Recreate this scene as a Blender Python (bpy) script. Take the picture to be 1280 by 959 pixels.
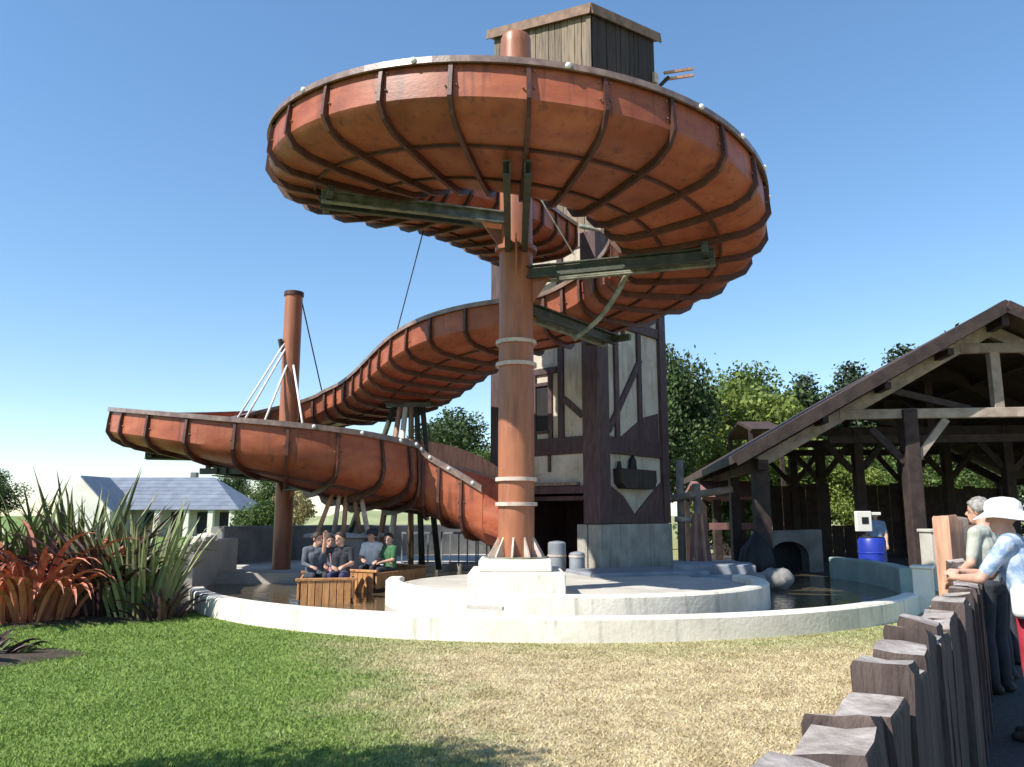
import bpy, bmesh, math, random
import numpy as np
from mathutils import Vector, Matrix, noise
R = math.radians
for o in list(bpy.data.objects): bpy.data.objects.remove(o)
S = bpy.context.scene; COL = S.collection
random.seed(7); rng = np.random.default_rng(7)

# ------------------------------------------------------------------ camera, sky, sun, exposure
CAMZ = 1.6
cam = bpy.data.cameras.new('camera'); co = bpy.data.objects.new('camera', cam); COL.objects.link(co)
co.location = (0, 0, CAMZ); co.rotation_euler = (R(90 + 9.5), 0, 0)
cam.sensor_width = 36; cam.sensor_fit = 'HORIZONTAL'; cam.lens = 985 / 1280 * 36; cam.clip_start = .05; cam.clip_end = 3000
S.camera = co
SUN_EL = R(45); SUN_D = Vector((-.83, -.56, 0)).normalized()
to_sun = Vector((SUN_D.x * math.cos(SUN_EL), SUN_D.y * math.cos(SUN_EL), math.sin(SUN_EL)))
W = bpy.data.worlds.new('World'); S.world = W; W.use_nodes = True
nt = W.node_tree; bg = nt.nodes['Background']; sky = nt.nodes.new('ShaderNodeTexSky')
sky.sky_type = 'NISHITA'; sky.sun_disc = False; sky.sun_elevation = SUN_EL
sky.sun_rotation = math.atan2(SUN_D.x, SUN_D.y); sky.air_density = 1.0; sky.dust_density = 0.05; sky.ozone_density = 3.0
hs_ = nt.nodes.new('ShaderNodeHueSaturation'); hs_.inputs['Saturation'].default_value = 1.22; hs_.inputs['Value'].default_value = 1.2
gm_ = nt.nodes.new('ShaderNodeGamma'); gm_.inputs[1].default_value = .8; nt.links.new(sky.outputs[0], gm_.inputs[0]); nt.links.new(gm_.outputs[0], hs_.inputs['Color']); nt.links.new(hs_.outputs[0], bg.inputs[0]); bg.inputs[1].default_value = 0.15
sl = bpy.data.lights.new('sun', 'SUN'); sl.energy = 5.0; sl.angle = R(.55); sl.color = (1, .95, .87)
so = bpy.data.objects.new('sun', sl); COL.objects.link(so); so.location = (-8, -6, 20)
so.rotation_euler = to_sun.to_track_quat('Z', 'Y').to_euler()
S.view_settings.view_transform = 'Standard'; S.view_settings.look = 'None'; S.view_settings.gamma = 1
S.view_settings.use_curve_mapping = False; S.view_settings.exposure = 0.65

# ------------------------------------------------------------------ materials
MATS = {}
def mat(name, c1, c2=None, scale=4.0, rough=.7, bump=.0, bscale=30, stretch=(1, 1, 1), spec=.4, metal=0, rnd=0.0, island=False, lo=.35, hi=.65, trans=0, stain=None, detail=6, streak=None):
    m = bpy.data.materials.new(name); m.use_nodes = True; n = m.node_tree; L = n.links.new
    b = n.nodes['Principled BSDF']; b.inputs['Roughness'].default_value = rough; b.inputs['Metallic'].default_value = metal
    b.inputs['Specular IOR Level'].default_value = spec
    c2 = c2 or tuple(x * .7 for x in c1)
    tc = n.nodes.new('ShaderNodeTexCoord'); mp = n.nodes.new('ShaderNodeMapping'); mp.inputs['Scale'].default_value = stretch
    L(tc.outputs['Object'], mp.inputs[0])
    nz = n.nodes.new('ShaderNodeTexNoise'); nz.inputs['Scale'].default_value = scale; nz.inputs['Detail'].default_value = detail
    L(mp.outputs[0], nz.inputs['Vector'])
    rp = n.nodes.new('ShaderNodeValToRGB'); rp.color_ramp.elements[0].position = lo; rp.color_ramp.elements[1].position = hi
    rp.color_ramp.elements[0].color = (*c2, 1); rp.color_ramp.elements[1].color = (*c1, 1)
    L(nz.outputs['Fac'], rp.inputs[0]); out = rp.outputs[0]
    if stain:                                             # patches of grime with a shape of their own
        sc, scol, amt = stain
        n2 = n.nodes.new('ShaderNodeTexNoise'); n2.inputs['Scale'].default_value = sc; n2.inputs['Detail'].default_value = 8; n2.inputs['Roughness'].default_value = .7
        L(mp.outputs[0], n2.inputs['Vector'])
        r2 = n.nodes.new('ShaderNodeMapRange'); r2.inputs[1].default_value = .52; r2.inputs[2].default_value = .72; r2.inputs[4].default_value = amt
        L(n2.outputs['Fac'], r2.inputs[0])
        mx = n.nodes.new('ShaderNodeMixRGB'); mx.inputs[2].default_value = (*scol, 1); L(r2.outputs[0], mx.inputs[0]); L(out, mx.inputs[1]); out = mx.outputs[0]
    if streak:                                            # drips running down from the rim
        m3 = n.nodes.new('ShaderNodeMapping'); m3.inputs['Scale'].default_value = (9, 9, .9); L(tc.outputs['Object'], m3.inputs[0])
        n3 = n.nodes.new('ShaderNodeTexNoise'); n3.inputs['Scale'].default_value = 1; n3.inputs['Detail'].default_value = 5; L(m3.outputs[0], n3.inputs['Vector'])
        r3 = n.nodes.new('ShaderNodeMapRange'); r3.inputs[1].default_value = .56; r3.inputs[2].default_value = .70; r3.inputs[4].default_value = .6; L(n3.outputs['Fac'], r3.inputs[0])
        x3 = n.nodes.new('ShaderNodeMixRGB'); x3.inputs[2].default_value = (*streak, 1); L(r3.outputs[0], x3.inputs[0]); L(out, x3.inputs[1]); out = x3.outputs[0]
    if rnd:
        hs = n.nodes.new('ShaderNodeHueSaturation'); mr = n.nodes.new('ShaderNodeMapRange')
        mr.inputs[3].default_value = 1 - rnd; mr.inputs[4].default_value = 1 + rnd
        if island: g = n.nodes.new('ShaderNodeNewGeometry'); L(g.outputs['Random Per Island'], mr.inputs[0])
        else: g = n.nodes.new('ShaderNodeObjectInfo'); L(g.outputs['Random'], mr.inputs[0])
        L(mr.outputs[0], hs.inputs['Value']); L(out, hs.inputs['Color']); out = hs.outputs[0]
    L(out, b.inputs['Base Color'])
    if bump:
        nb = n.nodes.new('ShaderNodeTexNoise'); nb.inputs['Scale'].default_value = bscale; nb.inputs['Detail'].default_value = 5
        L(mp.outputs[0], nb.inputs['Vector']); bm_ = n.nodes.new('ShaderNodeBump'); bm_.inputs['Strength'].default_value = bump; bm_.inputs['Distance'].default_value = .02
        L(nb.outputs['Fac'], bm_.inputs['Height']); L(bm_.outputs[0], b.inputs['Normal'])
    if trans:
        t = n.nodes.new('ShaderNodeBsdfTranslucent'); L(out, t.inputs['Color']); ms = n.nodes.new('ShaderNodeMixShader'); ms.inputs[0].default_value = trans
        L(b.outputs[0], ms.inputs[1]); L(t.outputs[0], ms.inputs[2]); L(ms.outputs[0], n.nodes['Material Output'].inputs[0])
    MATS[name] = m; return m
mat('slide', (.345, .105, .050), (.265, .070, .034), 2.5, .45, .12, 14, (1, 1, 2.2), .3, rnd=.16, stain=(1.7, (.15, .05, .032), .75), streak=(.10, .04, .03))
mat('slide_rib', (.10, .036, .022), (.055, .022, .016), 8, .5, .15, 40, rnd=.15)
mat('rim', (.24, .165, .13), (.13, .085, .068), 6, .30, .1, 30, spec=.6, rnd=.1)
mat('column', (.35, .135, .066), (.27, .10, .052), 3, .42, .1, 20, (3, 3, .5), rnd=.05, stain=(2.2, (.20, .075, .05), .6), streak=(.16, .07, .045))
mat('band', (.62, .50, .42), (.42, .32, .27), 10, .5)
mat('green_steel', (.055, .065, .045), (.03, .035, .028), 6, .45, .1, 30, stain=(4, (.16, .15, .11), .5))
mat('pale_steel', (.26, .26, .20), (.11, .12, .085), 6, .45, .1, 30)
mat('white_rod', (.80, .80, .78), (.62, .62, .6), 10, .4)
mat('cable', (.05, .05, .055), (.03, .03, .03), 10, .5)
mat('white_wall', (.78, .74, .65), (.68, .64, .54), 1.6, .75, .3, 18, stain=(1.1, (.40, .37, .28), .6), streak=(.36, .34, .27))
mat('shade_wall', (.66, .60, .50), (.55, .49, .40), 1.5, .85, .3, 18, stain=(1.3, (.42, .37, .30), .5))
mat('grey_concrete', (.24, .235, .225), (.15, .148, .142), 2, .85, .35, 22, stain=(1.2, (.09, .088, .08), .6))
mat('plinth', (.40, .375, .32), (.29, .27, .23), 2, .9, .35, 20, stain=(1.4, (.17, .155, .13), .6), streak=(.14, .13, .11))
mat('pale_concrete', (.52, .49, .43), (.42, .39, .34), 1.6, .85, .3, 22, stain=(1.2, (.26, .24, .2), .5))
mat('teal_wall', (.30, .38, .34), (.22, .29, .27), 2, .7, .2, 20, stain=(1.4, (.12, .15, .13), .5))
mat('plaster', (.52, .47, .385), (.40, .355, .28), 2.2, .85, .3, 20, stain=(1.6, (.30, .22, .12), .7), streak=(.20, .17, .13))
mat('tower_timber', (.088, .050, .048), (.05, .028, .028), 5, .65, .4, 30, (3, 3, .6), rnd=.2)
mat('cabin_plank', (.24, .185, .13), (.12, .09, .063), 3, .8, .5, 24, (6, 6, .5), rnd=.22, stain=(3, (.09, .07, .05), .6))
mat('dark_or_shaded_plank', (.05, .036, .028), (.024, .018, .015), 3, .8, .5, 24, (6, 6, .5), rnd=.25)  # dark wood; on the cabin's right face its shade is put into the colour
mat('roof_felt', (.24, .15, .105), (.14, .09, .065), 4, .8, .3, 30)
mat('black', (.012, .012, .014), (.006, .006, .007), 5, .6)
mat('shed_timber', (.050, .032, .028), (.024, .015, .014), 4, .75, .45, 26, (1, 1, 1), rnd=.2)  # darkened so the colour carries the shade under the shed roof
mat('shed_grey', (.34, .275, .225), (.21, .165, .135), 4, .75, .45, 26, (1, 1, 1), rnd=.12)  # grey timber; on the front truss the paler colour stands for sunlight
mat('shed_roof', (.07, .042, .036), (.04, .025, .022), 3, .8, .4, 20)
mat('fence_wood', (.105, .075, .064), (.045, .031, .028), 5, .85, .7, 22, (3, 3, .5), rnd=.25, stain=(2.5, (.055, .04, .035), .8))
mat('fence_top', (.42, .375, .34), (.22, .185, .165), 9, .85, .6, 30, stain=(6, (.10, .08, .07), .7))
mat('red_wood', (.50, .29, .19), (.34, .18, .12), 4, .8, .5, 24, (4, 4, .5), rnd=.15)
mat('boat_wood', (.52, .27, .11), (.36, .165, .06), 5, .6, .3, 30, (4, 4, .6), rnd=.15)
mat('slate', (.20, .225, .275), (.145, .165, .21), 1.2, .6, .2, 8, rnd=.1)
mat('cottage_white', (.72, .69, .62), (.62, .59, .52), 1, .85)
mat('asphalt', (.062, .062, .066), (.04, .04, .043), 20, .9, .5, 90)
mat('soil', (.07, .05, .035), (.035, .025, .018), 6, .95, .9, 25)
mat('bark', (.13, .095, .065), (.06, .042, .03), 6, .9, .8, 20, (1, 1, .3))
mat('leaf_dark', (.060, .098, .026), (.034, .060, .016), .6, .6, rnd=.45, island=True, trans=.22)
mat('leaf_mid', (.105, .155, .036), (.062, .100, .022), .6, .6, rnd=.45, island=True, trans=.25)
mat('leaf_bright', (.20, .25, .05), (.125, .175, .036), .6, .6, rnd=.4, island=True, trans=.28)
mat('leaf_yellow', (.34, .29, .13), (.25, .2, .085), .6, .6, rnd=.35, island=True, trans=.25)
mat('conifer', (.045, .070, .032), (.025, .042, .02), .6, .6, rnd=.45, island=True, trans=.1)
mat('flax_green', (.175, .215, .075), (.095, .125, .04), 3, .42, .1, 20, (8, 8, .4), rnd=.3, trans=.2)
mat('flax_lime', (.36, .38, .19), (.22, .245, .10), 3, .42, .1, 20, (8, 8, .4), rnd=.3, trans=.22)
mat('flax_orange', (.60, .25, .14), (.42, .13, .08), 3, .5, .1, 20, (6, 6, .5), rnd=.3, trans=.22)
mat('flax_bronze', (.115, .065, .062), (.062, .034, .036), 3, .4, .1, 20, (8, 8, .4), rnd=.35, trans=.15)
mat('dry_leaf', (.34, .26, .16), (.22, .16, .1), 3, .7, .1, 20, rnd=.3, trans=.2)
mat('stone', (.27, .255, .24), (.17, .16, .15), 5, .9, .7, 12)
mat('blue_plastic', (.02, .045, .36), (.014, .03, .27), 4, .4)
mat('red_panel', (.26, .135, .125), (.19, .095, .09), 3, .8, .2, 20)
mat('tank_grey', (.26, .28, .31), (.18, .195, .22), 3, .45, .1, 20)
mat('brass', (.35, .3, .2), (.25, .2, .12), 5, .4)
# cloth and skin
mat('skin', (.56, .33, .24), (.50, .28, .2), 8, .55)
mat('grey_shirt', (.42, .43, .37), (.33, .34, .29), 9, .9, .4, 18)
mat('denim', (.20, .29, .44), (.42, .48, .56), 16, .9, .3, 30, lo=.42, hi=.6)
mat('white_cloth', (.80, .78, .75), (.68, .66, .63), 6, .9, .3, 20)
mat('red_cloth', (.42, .035, .055), (.3, .02, .04), 6, .9, .3, 20)
mat('dark_cloth', (.045, .048, .06), (.028, .03, .038), 6, .9, .3, 20)
mat('slate_cloth', (.105, .12, .145), (.07, .08, .1), 6, .9, .3, 20)
mat('navy_cloth', (.05, .055, .13), (.03, .035, .09), 6, .9, .3, 20)
mat('pink_cloth', (.66, .36, .36), (.55, .28, .29), 6, .9, .3, 20)
mat('green_cloth', (.06, .16, .07), (.04, .11, .05), 6, .9, .3, 20)
mat('violet_cloth', (.16, .15, .36), (.11, .105, .27), 6, .9, .3, 20)
mat('lightblue_cloth', (.30, .40, .55), (.22, .31, .45), 6, .9, .3, 20)
mat('grey_hair', (.33, .31, .28), (.17, .155, .14), 30, .7, .5, 60)
mat('dark_hair', (.05, .035, .026), (.028, .02, .015), 30, .6, .5, 60)
mat('shoe', (.04, .035, .03), (.02, .018, .016), 9, .6)

def lawn_mat(name, blade):
    m = bpy.data.materials.new(name); m.use_nodes = True; n = m.node_tree; L = n.links.new; b = n.nodes['Principled BSDF']
    b.inputs['Roughness'].default_value = .75; b.inputs['Specular IOR Level'].default_value = .2
    g = n.nodes.new('ShaderNodeNewGeometry'); sx = n.nodes.new('ShaderNodeSeparateXYZ'); L(g.outputs['Position'], sx.inputs[0])
    def math_(op, a, bb, c=None):
        q = n.nodes.new('ShaderNodeMath'); q.operation = op
        for i, v in enumerate((a, bb, c)):
            if v is None: continue
            if isinstance(v, (int, float)): q.inputs[i].default_value = v
            else: L(v, q.inputs[i])
        return q.outputs[0]
    def nz(scale, det=5):
        q = n.nodes.new('ShaderNodeTexNoise'); q.inputs['Scale'].default_value = scale; q.inputs['Detail'].default_value = det
        q.inputs['Roughness'].default_value = .65; L(g.outputs['Position'], q.inputs['Vector']); return q.outputs['Fac']
    X, Y = sx.outputs[0], sx.outputs[1]
    # the watered half of the lawn is green, the parched half straw: dry = side * not-too-near-wall, broken by noise
    side = math_('ADD', X, math_('MULTIPLY_ADD', Y, .30, -.85))           # >0 to the right of the line
    side = math_('ADD', side, math_('MULTIPLY_ADD', nz(.55), 3.4, -1.7))
    side = math_('ADD', side, math_('MULTIPLY_ADD', nz(3.2), 1.6, -.8))
    mr = n.nodes.new('ShaderNodeMapRange'); mr.interpolation_type = 'SMOOTHSTEP'; mr.inputs[1].default_value = -.9; mr.inputs[2].default_value = 1.5; L(side, mr.inputs[0])
    fr = n.nodes.new('ShaderNodeMapRange'); fr.interpolation_type = 'SMOOTHSTEP'; fr.inputs[1].default_value = 8.6; fr.inputs[2].default_value = 11.6; fr.inputs[3].default_value = 1; fr.inputs[4].default_value = .45
    L(math_('ADD', Y, math_('MULTIPLY_ADD', nz(.9), 3, -1.5)), fr.inputs[0])
    dry = math_('MULTIPLY', mr.outputs[0], fr.outputs[0])
    def ramp(f, c):
        r = n.nodes.new('ShaderNodeValToRGB'); e = r.color_ramp.elements; e[0].position = .32; e[1].position = .68
        e[0].color = (*c[0], 1); e[1].color = (*c[1], 1); L(f, r.inputs[0]); return r.outputs[0]
    k = 1.0 if blade else .8
    gr = ramp(nz(1.4), [tuple(k * v for v in (.155, .235, .05)), tuple(k * v for v in (.225, .315, .08))])
    dr = ramp(nz(2.6, 8), [tuple(k * v for v in (.42, .335, .19)), tuple(k * v for v in (.68, .575, .37))])
    mx = n.nodes.new('ShaderNodeMixRGB'); L(dry, mx.inputs[0]); L(gr, mx.inputs[1]); L(dr, mx.inputs[2]); out = mx.outputs[0]
    if blade:
        hs = n.nodes.new('ShaderNodeHueSaturation'); r = n.nodes.new('ShaderNodeMapRange'); r.inputs[3].default_value = .65; r.inputs[4].default_value = 1.4
        L(g.outputs['Random Per Island'], r.inputs[0]); L(r.outputs[0], hs.inputs['Value']); L(out, hs.inputs['Color']); out = hs.outputs[0]
    else:
        bp = n.nodes.new('ShaderNodeBump'); bp.inputs['Strength'].default_value = .5; bp.inputs['Distance'].default_value = .03; L(nz(40, 4), bp.inputs['Height']); L(bp.outputs[0], b.inputs['Normal'])
    L(out, b.inputs['Base Color'])
    if blade:
        t = n.nodes.new('ShaderNodeBsdfTranslucent'); L(out, t.inputs['Color']); ms = n.nodes.new('ShaderNodeMixShader'); ms.inputs[0].default_value = .25
        L(b.outputs[0], ms.inputs[1]); L(t.outputs[0], ms.inputs[2]); L(ms.outputs[0], n.nodes['Material Output'].inputs[0])
    MATS[name] = m
lawn_mat('lawn', False); lawn_mat('grass_blade', True)
def water_mat():
    m = bpy.data.materials.new('water'); m.use_nodes = True; n = m.node_tree; b = n.nodes['Principled BSDF']
    b.inputs['Base Color'].default_value = (.11, .085, .05, 1); b.inputs['Roughness'].default_value = .09
    nz = n.nodes.new('ShaderNodeTexNoise'); nz.inputs['Scale'].default_value = 5; nz.inputs['Detail'].default_value = 3
    tc = n.nodes.new('ShaderNodeTexCoord'); n.links.new(tc.outputs['Object'], nz.inputs['Vector'])
    bp = n.nodes.new('ShaderNodeBump'); bp.inputs['Strength'].default_value = .25; bp.inputs['Distance'].default_value = .04
    n.links.new(nz.outputs['Fac'], bp.inputs['Height']); n.links.new(bp.outputs[0], b.inputs['Normal']); MATS['water'] = m
water_mat()

# ------------------------------------------------------------------ mesh helpers
class MB:
    def __init__(s): s.v = []; s.f = []
    def add(s, vs, fs):
        k = len(s.v); s.v += [tuple(p) for p in vs]; s.f += [tuple(i + k for i in f) for f in fs]; return s
    def hexa(s, p):            # 8 points: bottom ring 0-3 ccw, top ring 4-7
        return s.add(p, [(3, 2, 1, 0), (4, 5, 6, 7), (0, 1, 5, 4), (1, 2, 6, 5), (2, 3, 7, 6), (3, 0, 4, 7)])
    def box(s, c, d, rz=0):
        c = Vector(c); x, y, z = d[0] / 2, d[1] / 2, d[2] / 2; q = Matrix.Rotation(rz, 3, 'Z')
        return s.hexa([c + q @ Vector(p) for p in ((-x, -y, -z), (x, -y, -z), (x, y, -z), (-x, y, -z), (-x, -y, z), (x, -y, z), (x, y, z), (-x, y, z))])
    def beam(s, a, b, w, h, up=(0, 0, 1), taper=1):
        a, b = Vector(a), Vector(b); t = (b - a).normalized(); u = Vector(up)
        if abs(t.dot(u)) > .98: u = Vector((0, 1, 0))
        l = u.cross(t).normalized(); u = t.cross(l); P = []
        for p, k in ((a, 1), (b, taper)):
            P.append([p + l * (sx * w * k / 2) + u * (sy * h * k / 2) for sx, sy in ((-1, -1), (1, -1), (1, 1), (-1, 1))])
        return s.hexa(P[0] + P[1])
    def tube(s, pts, rad, n=10, cap=True):
        pts = [Vector(p) for p in pts]; m = len(pts); rad = rad if hasattr(rad, '__len__') else [rad] * m
        k = len(s.v); ref = Vector((0, 0, 1))
        for i, p in enumerate(pts):
            t = (pts[min(i + 1, m - 1)] - pts[max(i - 1, 0)]).normalized()
            r = ref if abs(t.dot(ref)) < .95 else Vector((0, 1, 0))
            a = r.cross(t).normalized(); b = t.cross(a)
            for j in range(n):
                q = 2 * math.pi * j / n; s.v.append(tuple(p + a * (math.cos(q) * rad[i]) + b * (math.sin(q) * rad[i])))
        for i in range(m - 1):
            for j in range(n):
                j2 = (j + 1) % n; s.f.append((k + i * n + j, k + i * n + j2, k + (i + 1) * n + j2, k + (i + 1) * n + j))
        if cap: s.f.append(tuple(k + j for j in reversed(range(n)))); s.f.append(tuple(k + (m - 1) * n + j for j in range(n)))
        return s
    def lathe(s, c, prof, n=32):
        c = Vector(c); return s.tube_raw([[c + Vector((r * math.cos(2 * math.pi * j / n), r * math.sin(2 * math.pi * j / n), z)) for j in range(n)] for r, z in prof])
    def tube_raw(s, rings, cap=True):
        k = len(s.v); n = len(rings[0])
        for r in rings: s.v += [tuple(p) for p in r]
        for i in range(len(rings) - 1):
            for j in range(n):
                j2 = (j + 1) % n; s.f.append((k + i * n + j, k + i * n + j2, k + (i + 1) * n + j2, k + (i + 1) * n + j))
        if cap: s.f.append(tuple(k + j for j in reversed(range(n)))); s.f.append(tuple(k + (len(rings) - 1) * n + j for j in range(n)))
        return s
    def sphere(s, c, r, nu=12, nv=8):
        c = Vector(c); r = Vector(r) if hasattr(r, '__len__') else Vector((r, r, r))
        return s.tube_raw([[c + Vector((r.x * math.sin(th) * math.cos(2 * math.pi * j / nu), r.y * math.sin(th) * math.sin(2 * math.pi * j / nu), -r.z * math.cos(th))) for j in range(nu)]
                           for th in [max(.03, min(math.pi - .03, math.pi * i / nv)) for i in range(nv + 1)]])
    def arc_wall(s, c, r0, r1, a0, a1, z0, z1, n=48, seam=0):
        # closed curved wall; edges eased on the top
        k = len(s.v); e = min(.03, (r1 - r0) * .2)
        prof = [(r0, z0), (r1, z0), (r1, z1 - e), (r1 - e, z1), (r0 + e, z1), (r0, z1 - e)]; m = len(prof)
        for i in range(n + 1):
            a = a0 + (a1 - a0) * i / n
            for r, z in prof: s.v.append((c[0] + r * math.cos(a), c[1] + r * math.sin(a), z))
        for i in range(n):
            for j in range(m):
                j2 = (j + 1) % m; s.f.append((k + i * m + j, k + (i) * m + j2, k + (i + 1) * m + j2, k + (i + 1) * m + j))
        s.f.append(tuple(k + j for j in reversed(range(m)))); s.f.append(tuple(k + n * m + j for j in range(m))); return s
    def mesh(s, name, m, smooth=False):
        me = bpy.data.meshes.new(name); me.from_pydata(s.v, [], s.f); 
        b = bmesh.new(); b.from_mesh(me); bmesh.ops.recalc_face_normals(b, faces=b.faces); b.to_mesh(me); b.free()
        if m: me.materials.append(MATS[m])
        if smooth: me.shade_smooth()
        return me
ROOTLOC = {}
def link(o): COL.objects.link(o); return o
def tag(o, label, cat, group=None):
    o['label'] = label; o['category'] = cat
    if group: o['group'] = group
    return o
def thing(name, label, cat, loc, group=None):
    o = link(bpy.data.objects.new(name, None)); o.location = loc; o.empty_display_size = .1; ROOTLOC[o.name] = Vector(loc); return tag(o, label, cat, group)
def obj(name, mb, m, parent=None, smooth=False, bevel=0, kind=None, auto=False):
    me = mb if isinstance(mb, bpy.types.Mesh) else mb.mesh(name, m, smooth)
    o = link(bpy.data.objects.new(name, me))
    if parent:
        o.parent = parent
        if parent.name in ROOTLOC: o.matrix_parent_inverse = Matrix.Translation(-ROOTLOC[parent.name])
    if bevel:
        b = o.modifiers.new('bevel', 'BEVEL'); b.width = bevel; b.segments = 2; b.limit_method = 'ANGLE'
    if auto: 
        bm_ = bmesh.new(); bm_.from_mesh(me); 
        for e in bm_.edges:
            e.smooth = len(e.link_faces) == 2 and e.calc_face_angle(0) < R(35)
        for f in bm_.faces: f.smooth = True
        bm_.to_mesh(me); bm_.free()
    if kind: o['kind'] = kind
    return o
def pol(c, r, a, z=0): return Vector((c[0] + r * math.cos(a), c[1] + r * math.sin(a), z))
def jit(s): return random.uniform(-s, s)

# ------------------------------------------------------------------ ground, lawn, path
m = MB(); m.add([(-1500, -300, 0), (1500, -300, 0), (1500, 2500, 0), (-1500, 2500, 0)], [(0, 1, 2, 3)])
g = obj('lawn', m, 'lawn', kind='structure')
FD = Vector((.545, .838, 0)).normalized(); F0 = Vector((-.58, 0, 0))         # fence line
FN = Vector((FD.y, -FD.x, 0))                                              # towards the path
def fence_pt(y):                                                             # position on the palisade line at forward distance y
    x = -.58 + .65 * y
    if y > 6: x -= .03 * (y - 6) ** 2
    return Vector((x, y, 0))
ys = [-4 + .5 * i for i in range(33)]
L1 = [fence_pt(y) + Vector((.02, 0, .004)) for y in ys]; 
m = MB(); k = len(L1)
m.add(L1 + [p + Vector((6.5, -3, 0)) for p in L1], [(i, i + k, i + k + 1, i + 1) for i in range(k - 1)])
obj('path', m, 'asphalt', kind='structure')
# short grass blades
def dry_line(x, y): return x + .30 * y - .85
N = 330000
y = 4.3 + (14.2 - 4.3) * rng.random(N) ** 1.25; x = (rng.random(N) * 1.62 - .86) * (y * .98 + .4)
fx = -.58 + .65 * y; keep = (x < fx - .12) & (((x - .8) ** 2 + (y - 17.7) ** 2) > 7.34 ** 2) & ((x > -5.6) | (y < 13.3))
x, y = x[keep], y[keep]; n_ = len(x)
h = .012 + .02 * rng.random(n_) ** 1.6; h *= np.where(dry_line(x, y) > .6, .8, 1.1); w = .003 + .0025 * rng.random(n_) + .0004 * y
a = rng.random(n_) * math.pi * 2; lean = (rng.random((n_, 2)) - .5) * .05
V = np.zeros((n_, 3, 3)); V[:, 0] = np.stack([x - np.cos(a) * w, y - np.sin(a) * w, np.zeros(n_)], 1)
V[:, 1] = np.stack([x + np.cos(a) * w, y + np.sin(a) * w, np.zeros(n_)], 1); V[:, 2] = np.stack([x + lean[:, 0], y + lean[:, 1], h], 1)
def tri_mesh(name, V, per, m):
    me = bpy.data.meshes.new(name); nv = V.shape[0] * V.shape[1]; nf = V.shape[0]
    me.vertices.add(nv); me.vertices.foreach_set('co', V.reshape(-1).astype(np.float32))
    me.loops.add(nv); me.loops.foreach_set('vertex_index', np.arange(nv, dtype=np.int32))
    me.polygons.add(nf); me.polygons.foreach_set('loop_start', np.arange(0, nv, per, dtype=np.int32))
    me.update(calc_edges=True); me.materials.append(MATS[m]); return me
gb = link(bpy.data.objects.new('grass', tri_mesh('grass', V, 3, 'grass_blade'))); gb['kind'] = 'stuff'
tag(gb, 'short mown lawn grass, green fading into parched straw', 'grass')

# ------------------------------------------------------------------ pools and walls
CW = (.8, 17.7); RW = 7.3
m = MB(); n = 72; m.add([(CW[0], CW[1], .02)] + [pol(CW, RW - .12, 2 * math.pi * i / n, .02) for i in range(n)], [(0, 1 + i, 1 + (i + 1) % n) for i in range(n)])
obj('channel_floor', m, 'grey_concrete', kind='structure')
m = MB(); m.add([(CW[0], CW[1], .13)] + [pol(CW, RW - .1, 2 * math.pi * i / n, .13) for i in range(n)], [(0, 1 + i, 1 + (i + 1) % n) for i in range(n)])
obj('channel_water', m, 'water', kind='structure')
m = MB().arc_wall(CW, RW - .28, RW, R(203), R(327), -.05, .31, 90)
w1 = obj('pool_wall', m, 'white_wall', smooth=False, auto=True)
tag(w1, 'low outer white rendered wall curving along the edge of the lawn', 'wall')
CI = (1.1, 14.35); RI = 3.3
t = thing('splash_basin', 'taller white ring-shaped basin inside the low curved wall, under the main column', 'basin', (CI[0], CI[1], 0))
obj('rim_wall', MB().arc_wall(CI, RI - .26, RI, R(176), R(372), .0, .52, 80), 'white_wall', t, auto=True)
obj('rim_wall', MB().arc_wall(CI, RI - .26, RI, R(12.2), R(175.8), .0, .36, 60), 'grey_concrete', t, auto=True)
m = MB(); m.add([(*CI, .40)] + [pol(CI, RI - .2, 2 * math.pi * i / 48, .40) for i in range(48)], [(0, 1 + i, 1 + (i + 1) % 48) for i in range(48)])
obj('basin_floor', m, 'pale_concrete', t)
# sump notch and pipe in the front of the basin wall
m = MB(); m.beam((-.62, 11.2, .36), (-.12, 10.98, .36), .05, .05); obj('overflow_pipe', m, 'pale_concrete', t)
# tall beige wall on the left side of the channel, its inner face away from the sun
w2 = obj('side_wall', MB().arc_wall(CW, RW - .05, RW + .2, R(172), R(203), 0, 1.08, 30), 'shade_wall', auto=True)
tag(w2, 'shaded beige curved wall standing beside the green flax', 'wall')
m = MB().box((-6.44, 16.6, 1.12), (.34, .5, .1), R(8)); m.sphere((-6.5, 17.1, 1.14), (.2, .3, .1), 10, 6)
tag(obj('wall_coping', m, 'white_wall', bevel=.015), 'small white coping piece lying on the shaded beige wall', 'coping')
# rear deck and retaining wall
m = MB(); a0, a1, n = R(95), R(180), 40
P = [pol(CW, 4.6 + .25 * math.sin(i * .7), a0 + (a1 - a0) * i / n, .34) for i in range(n + 1)] + [pol(CW, RW + 2, a0 + (a1 - a0) * i / n, .38) for i in range(n + 1)]
m.add(P + [p - Vector((0, 0, .33)) for p in P[:n + 1]], [(i, i + n + 1, i + n + 2, i + 1) for i in range(n)] + [(2 * n + 2 + i, i, i + 1, 2 * n + 3 + i) for i in range(n)]); e0 = P[n]; e1 = P[2 * n + 1]; m.add([e0, e1, Vector((e1.x, e1.y, .01)), Vector((e0.x, e0.y, .01))], [(0, 1, 2, 3)])
obj('deck', m, 'pale_concrete', kind='structure')
w3 = obj('retaining_wall', MB().arc_wall(CW, RW + 1.1, RW + 1.5, R(82), R(163), 0, 1.32, 40), 'grey_concrete', auto=True)
tag(w3, 'dark grey concrete retaining wall behind the slide supports', 'wall')
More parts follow.
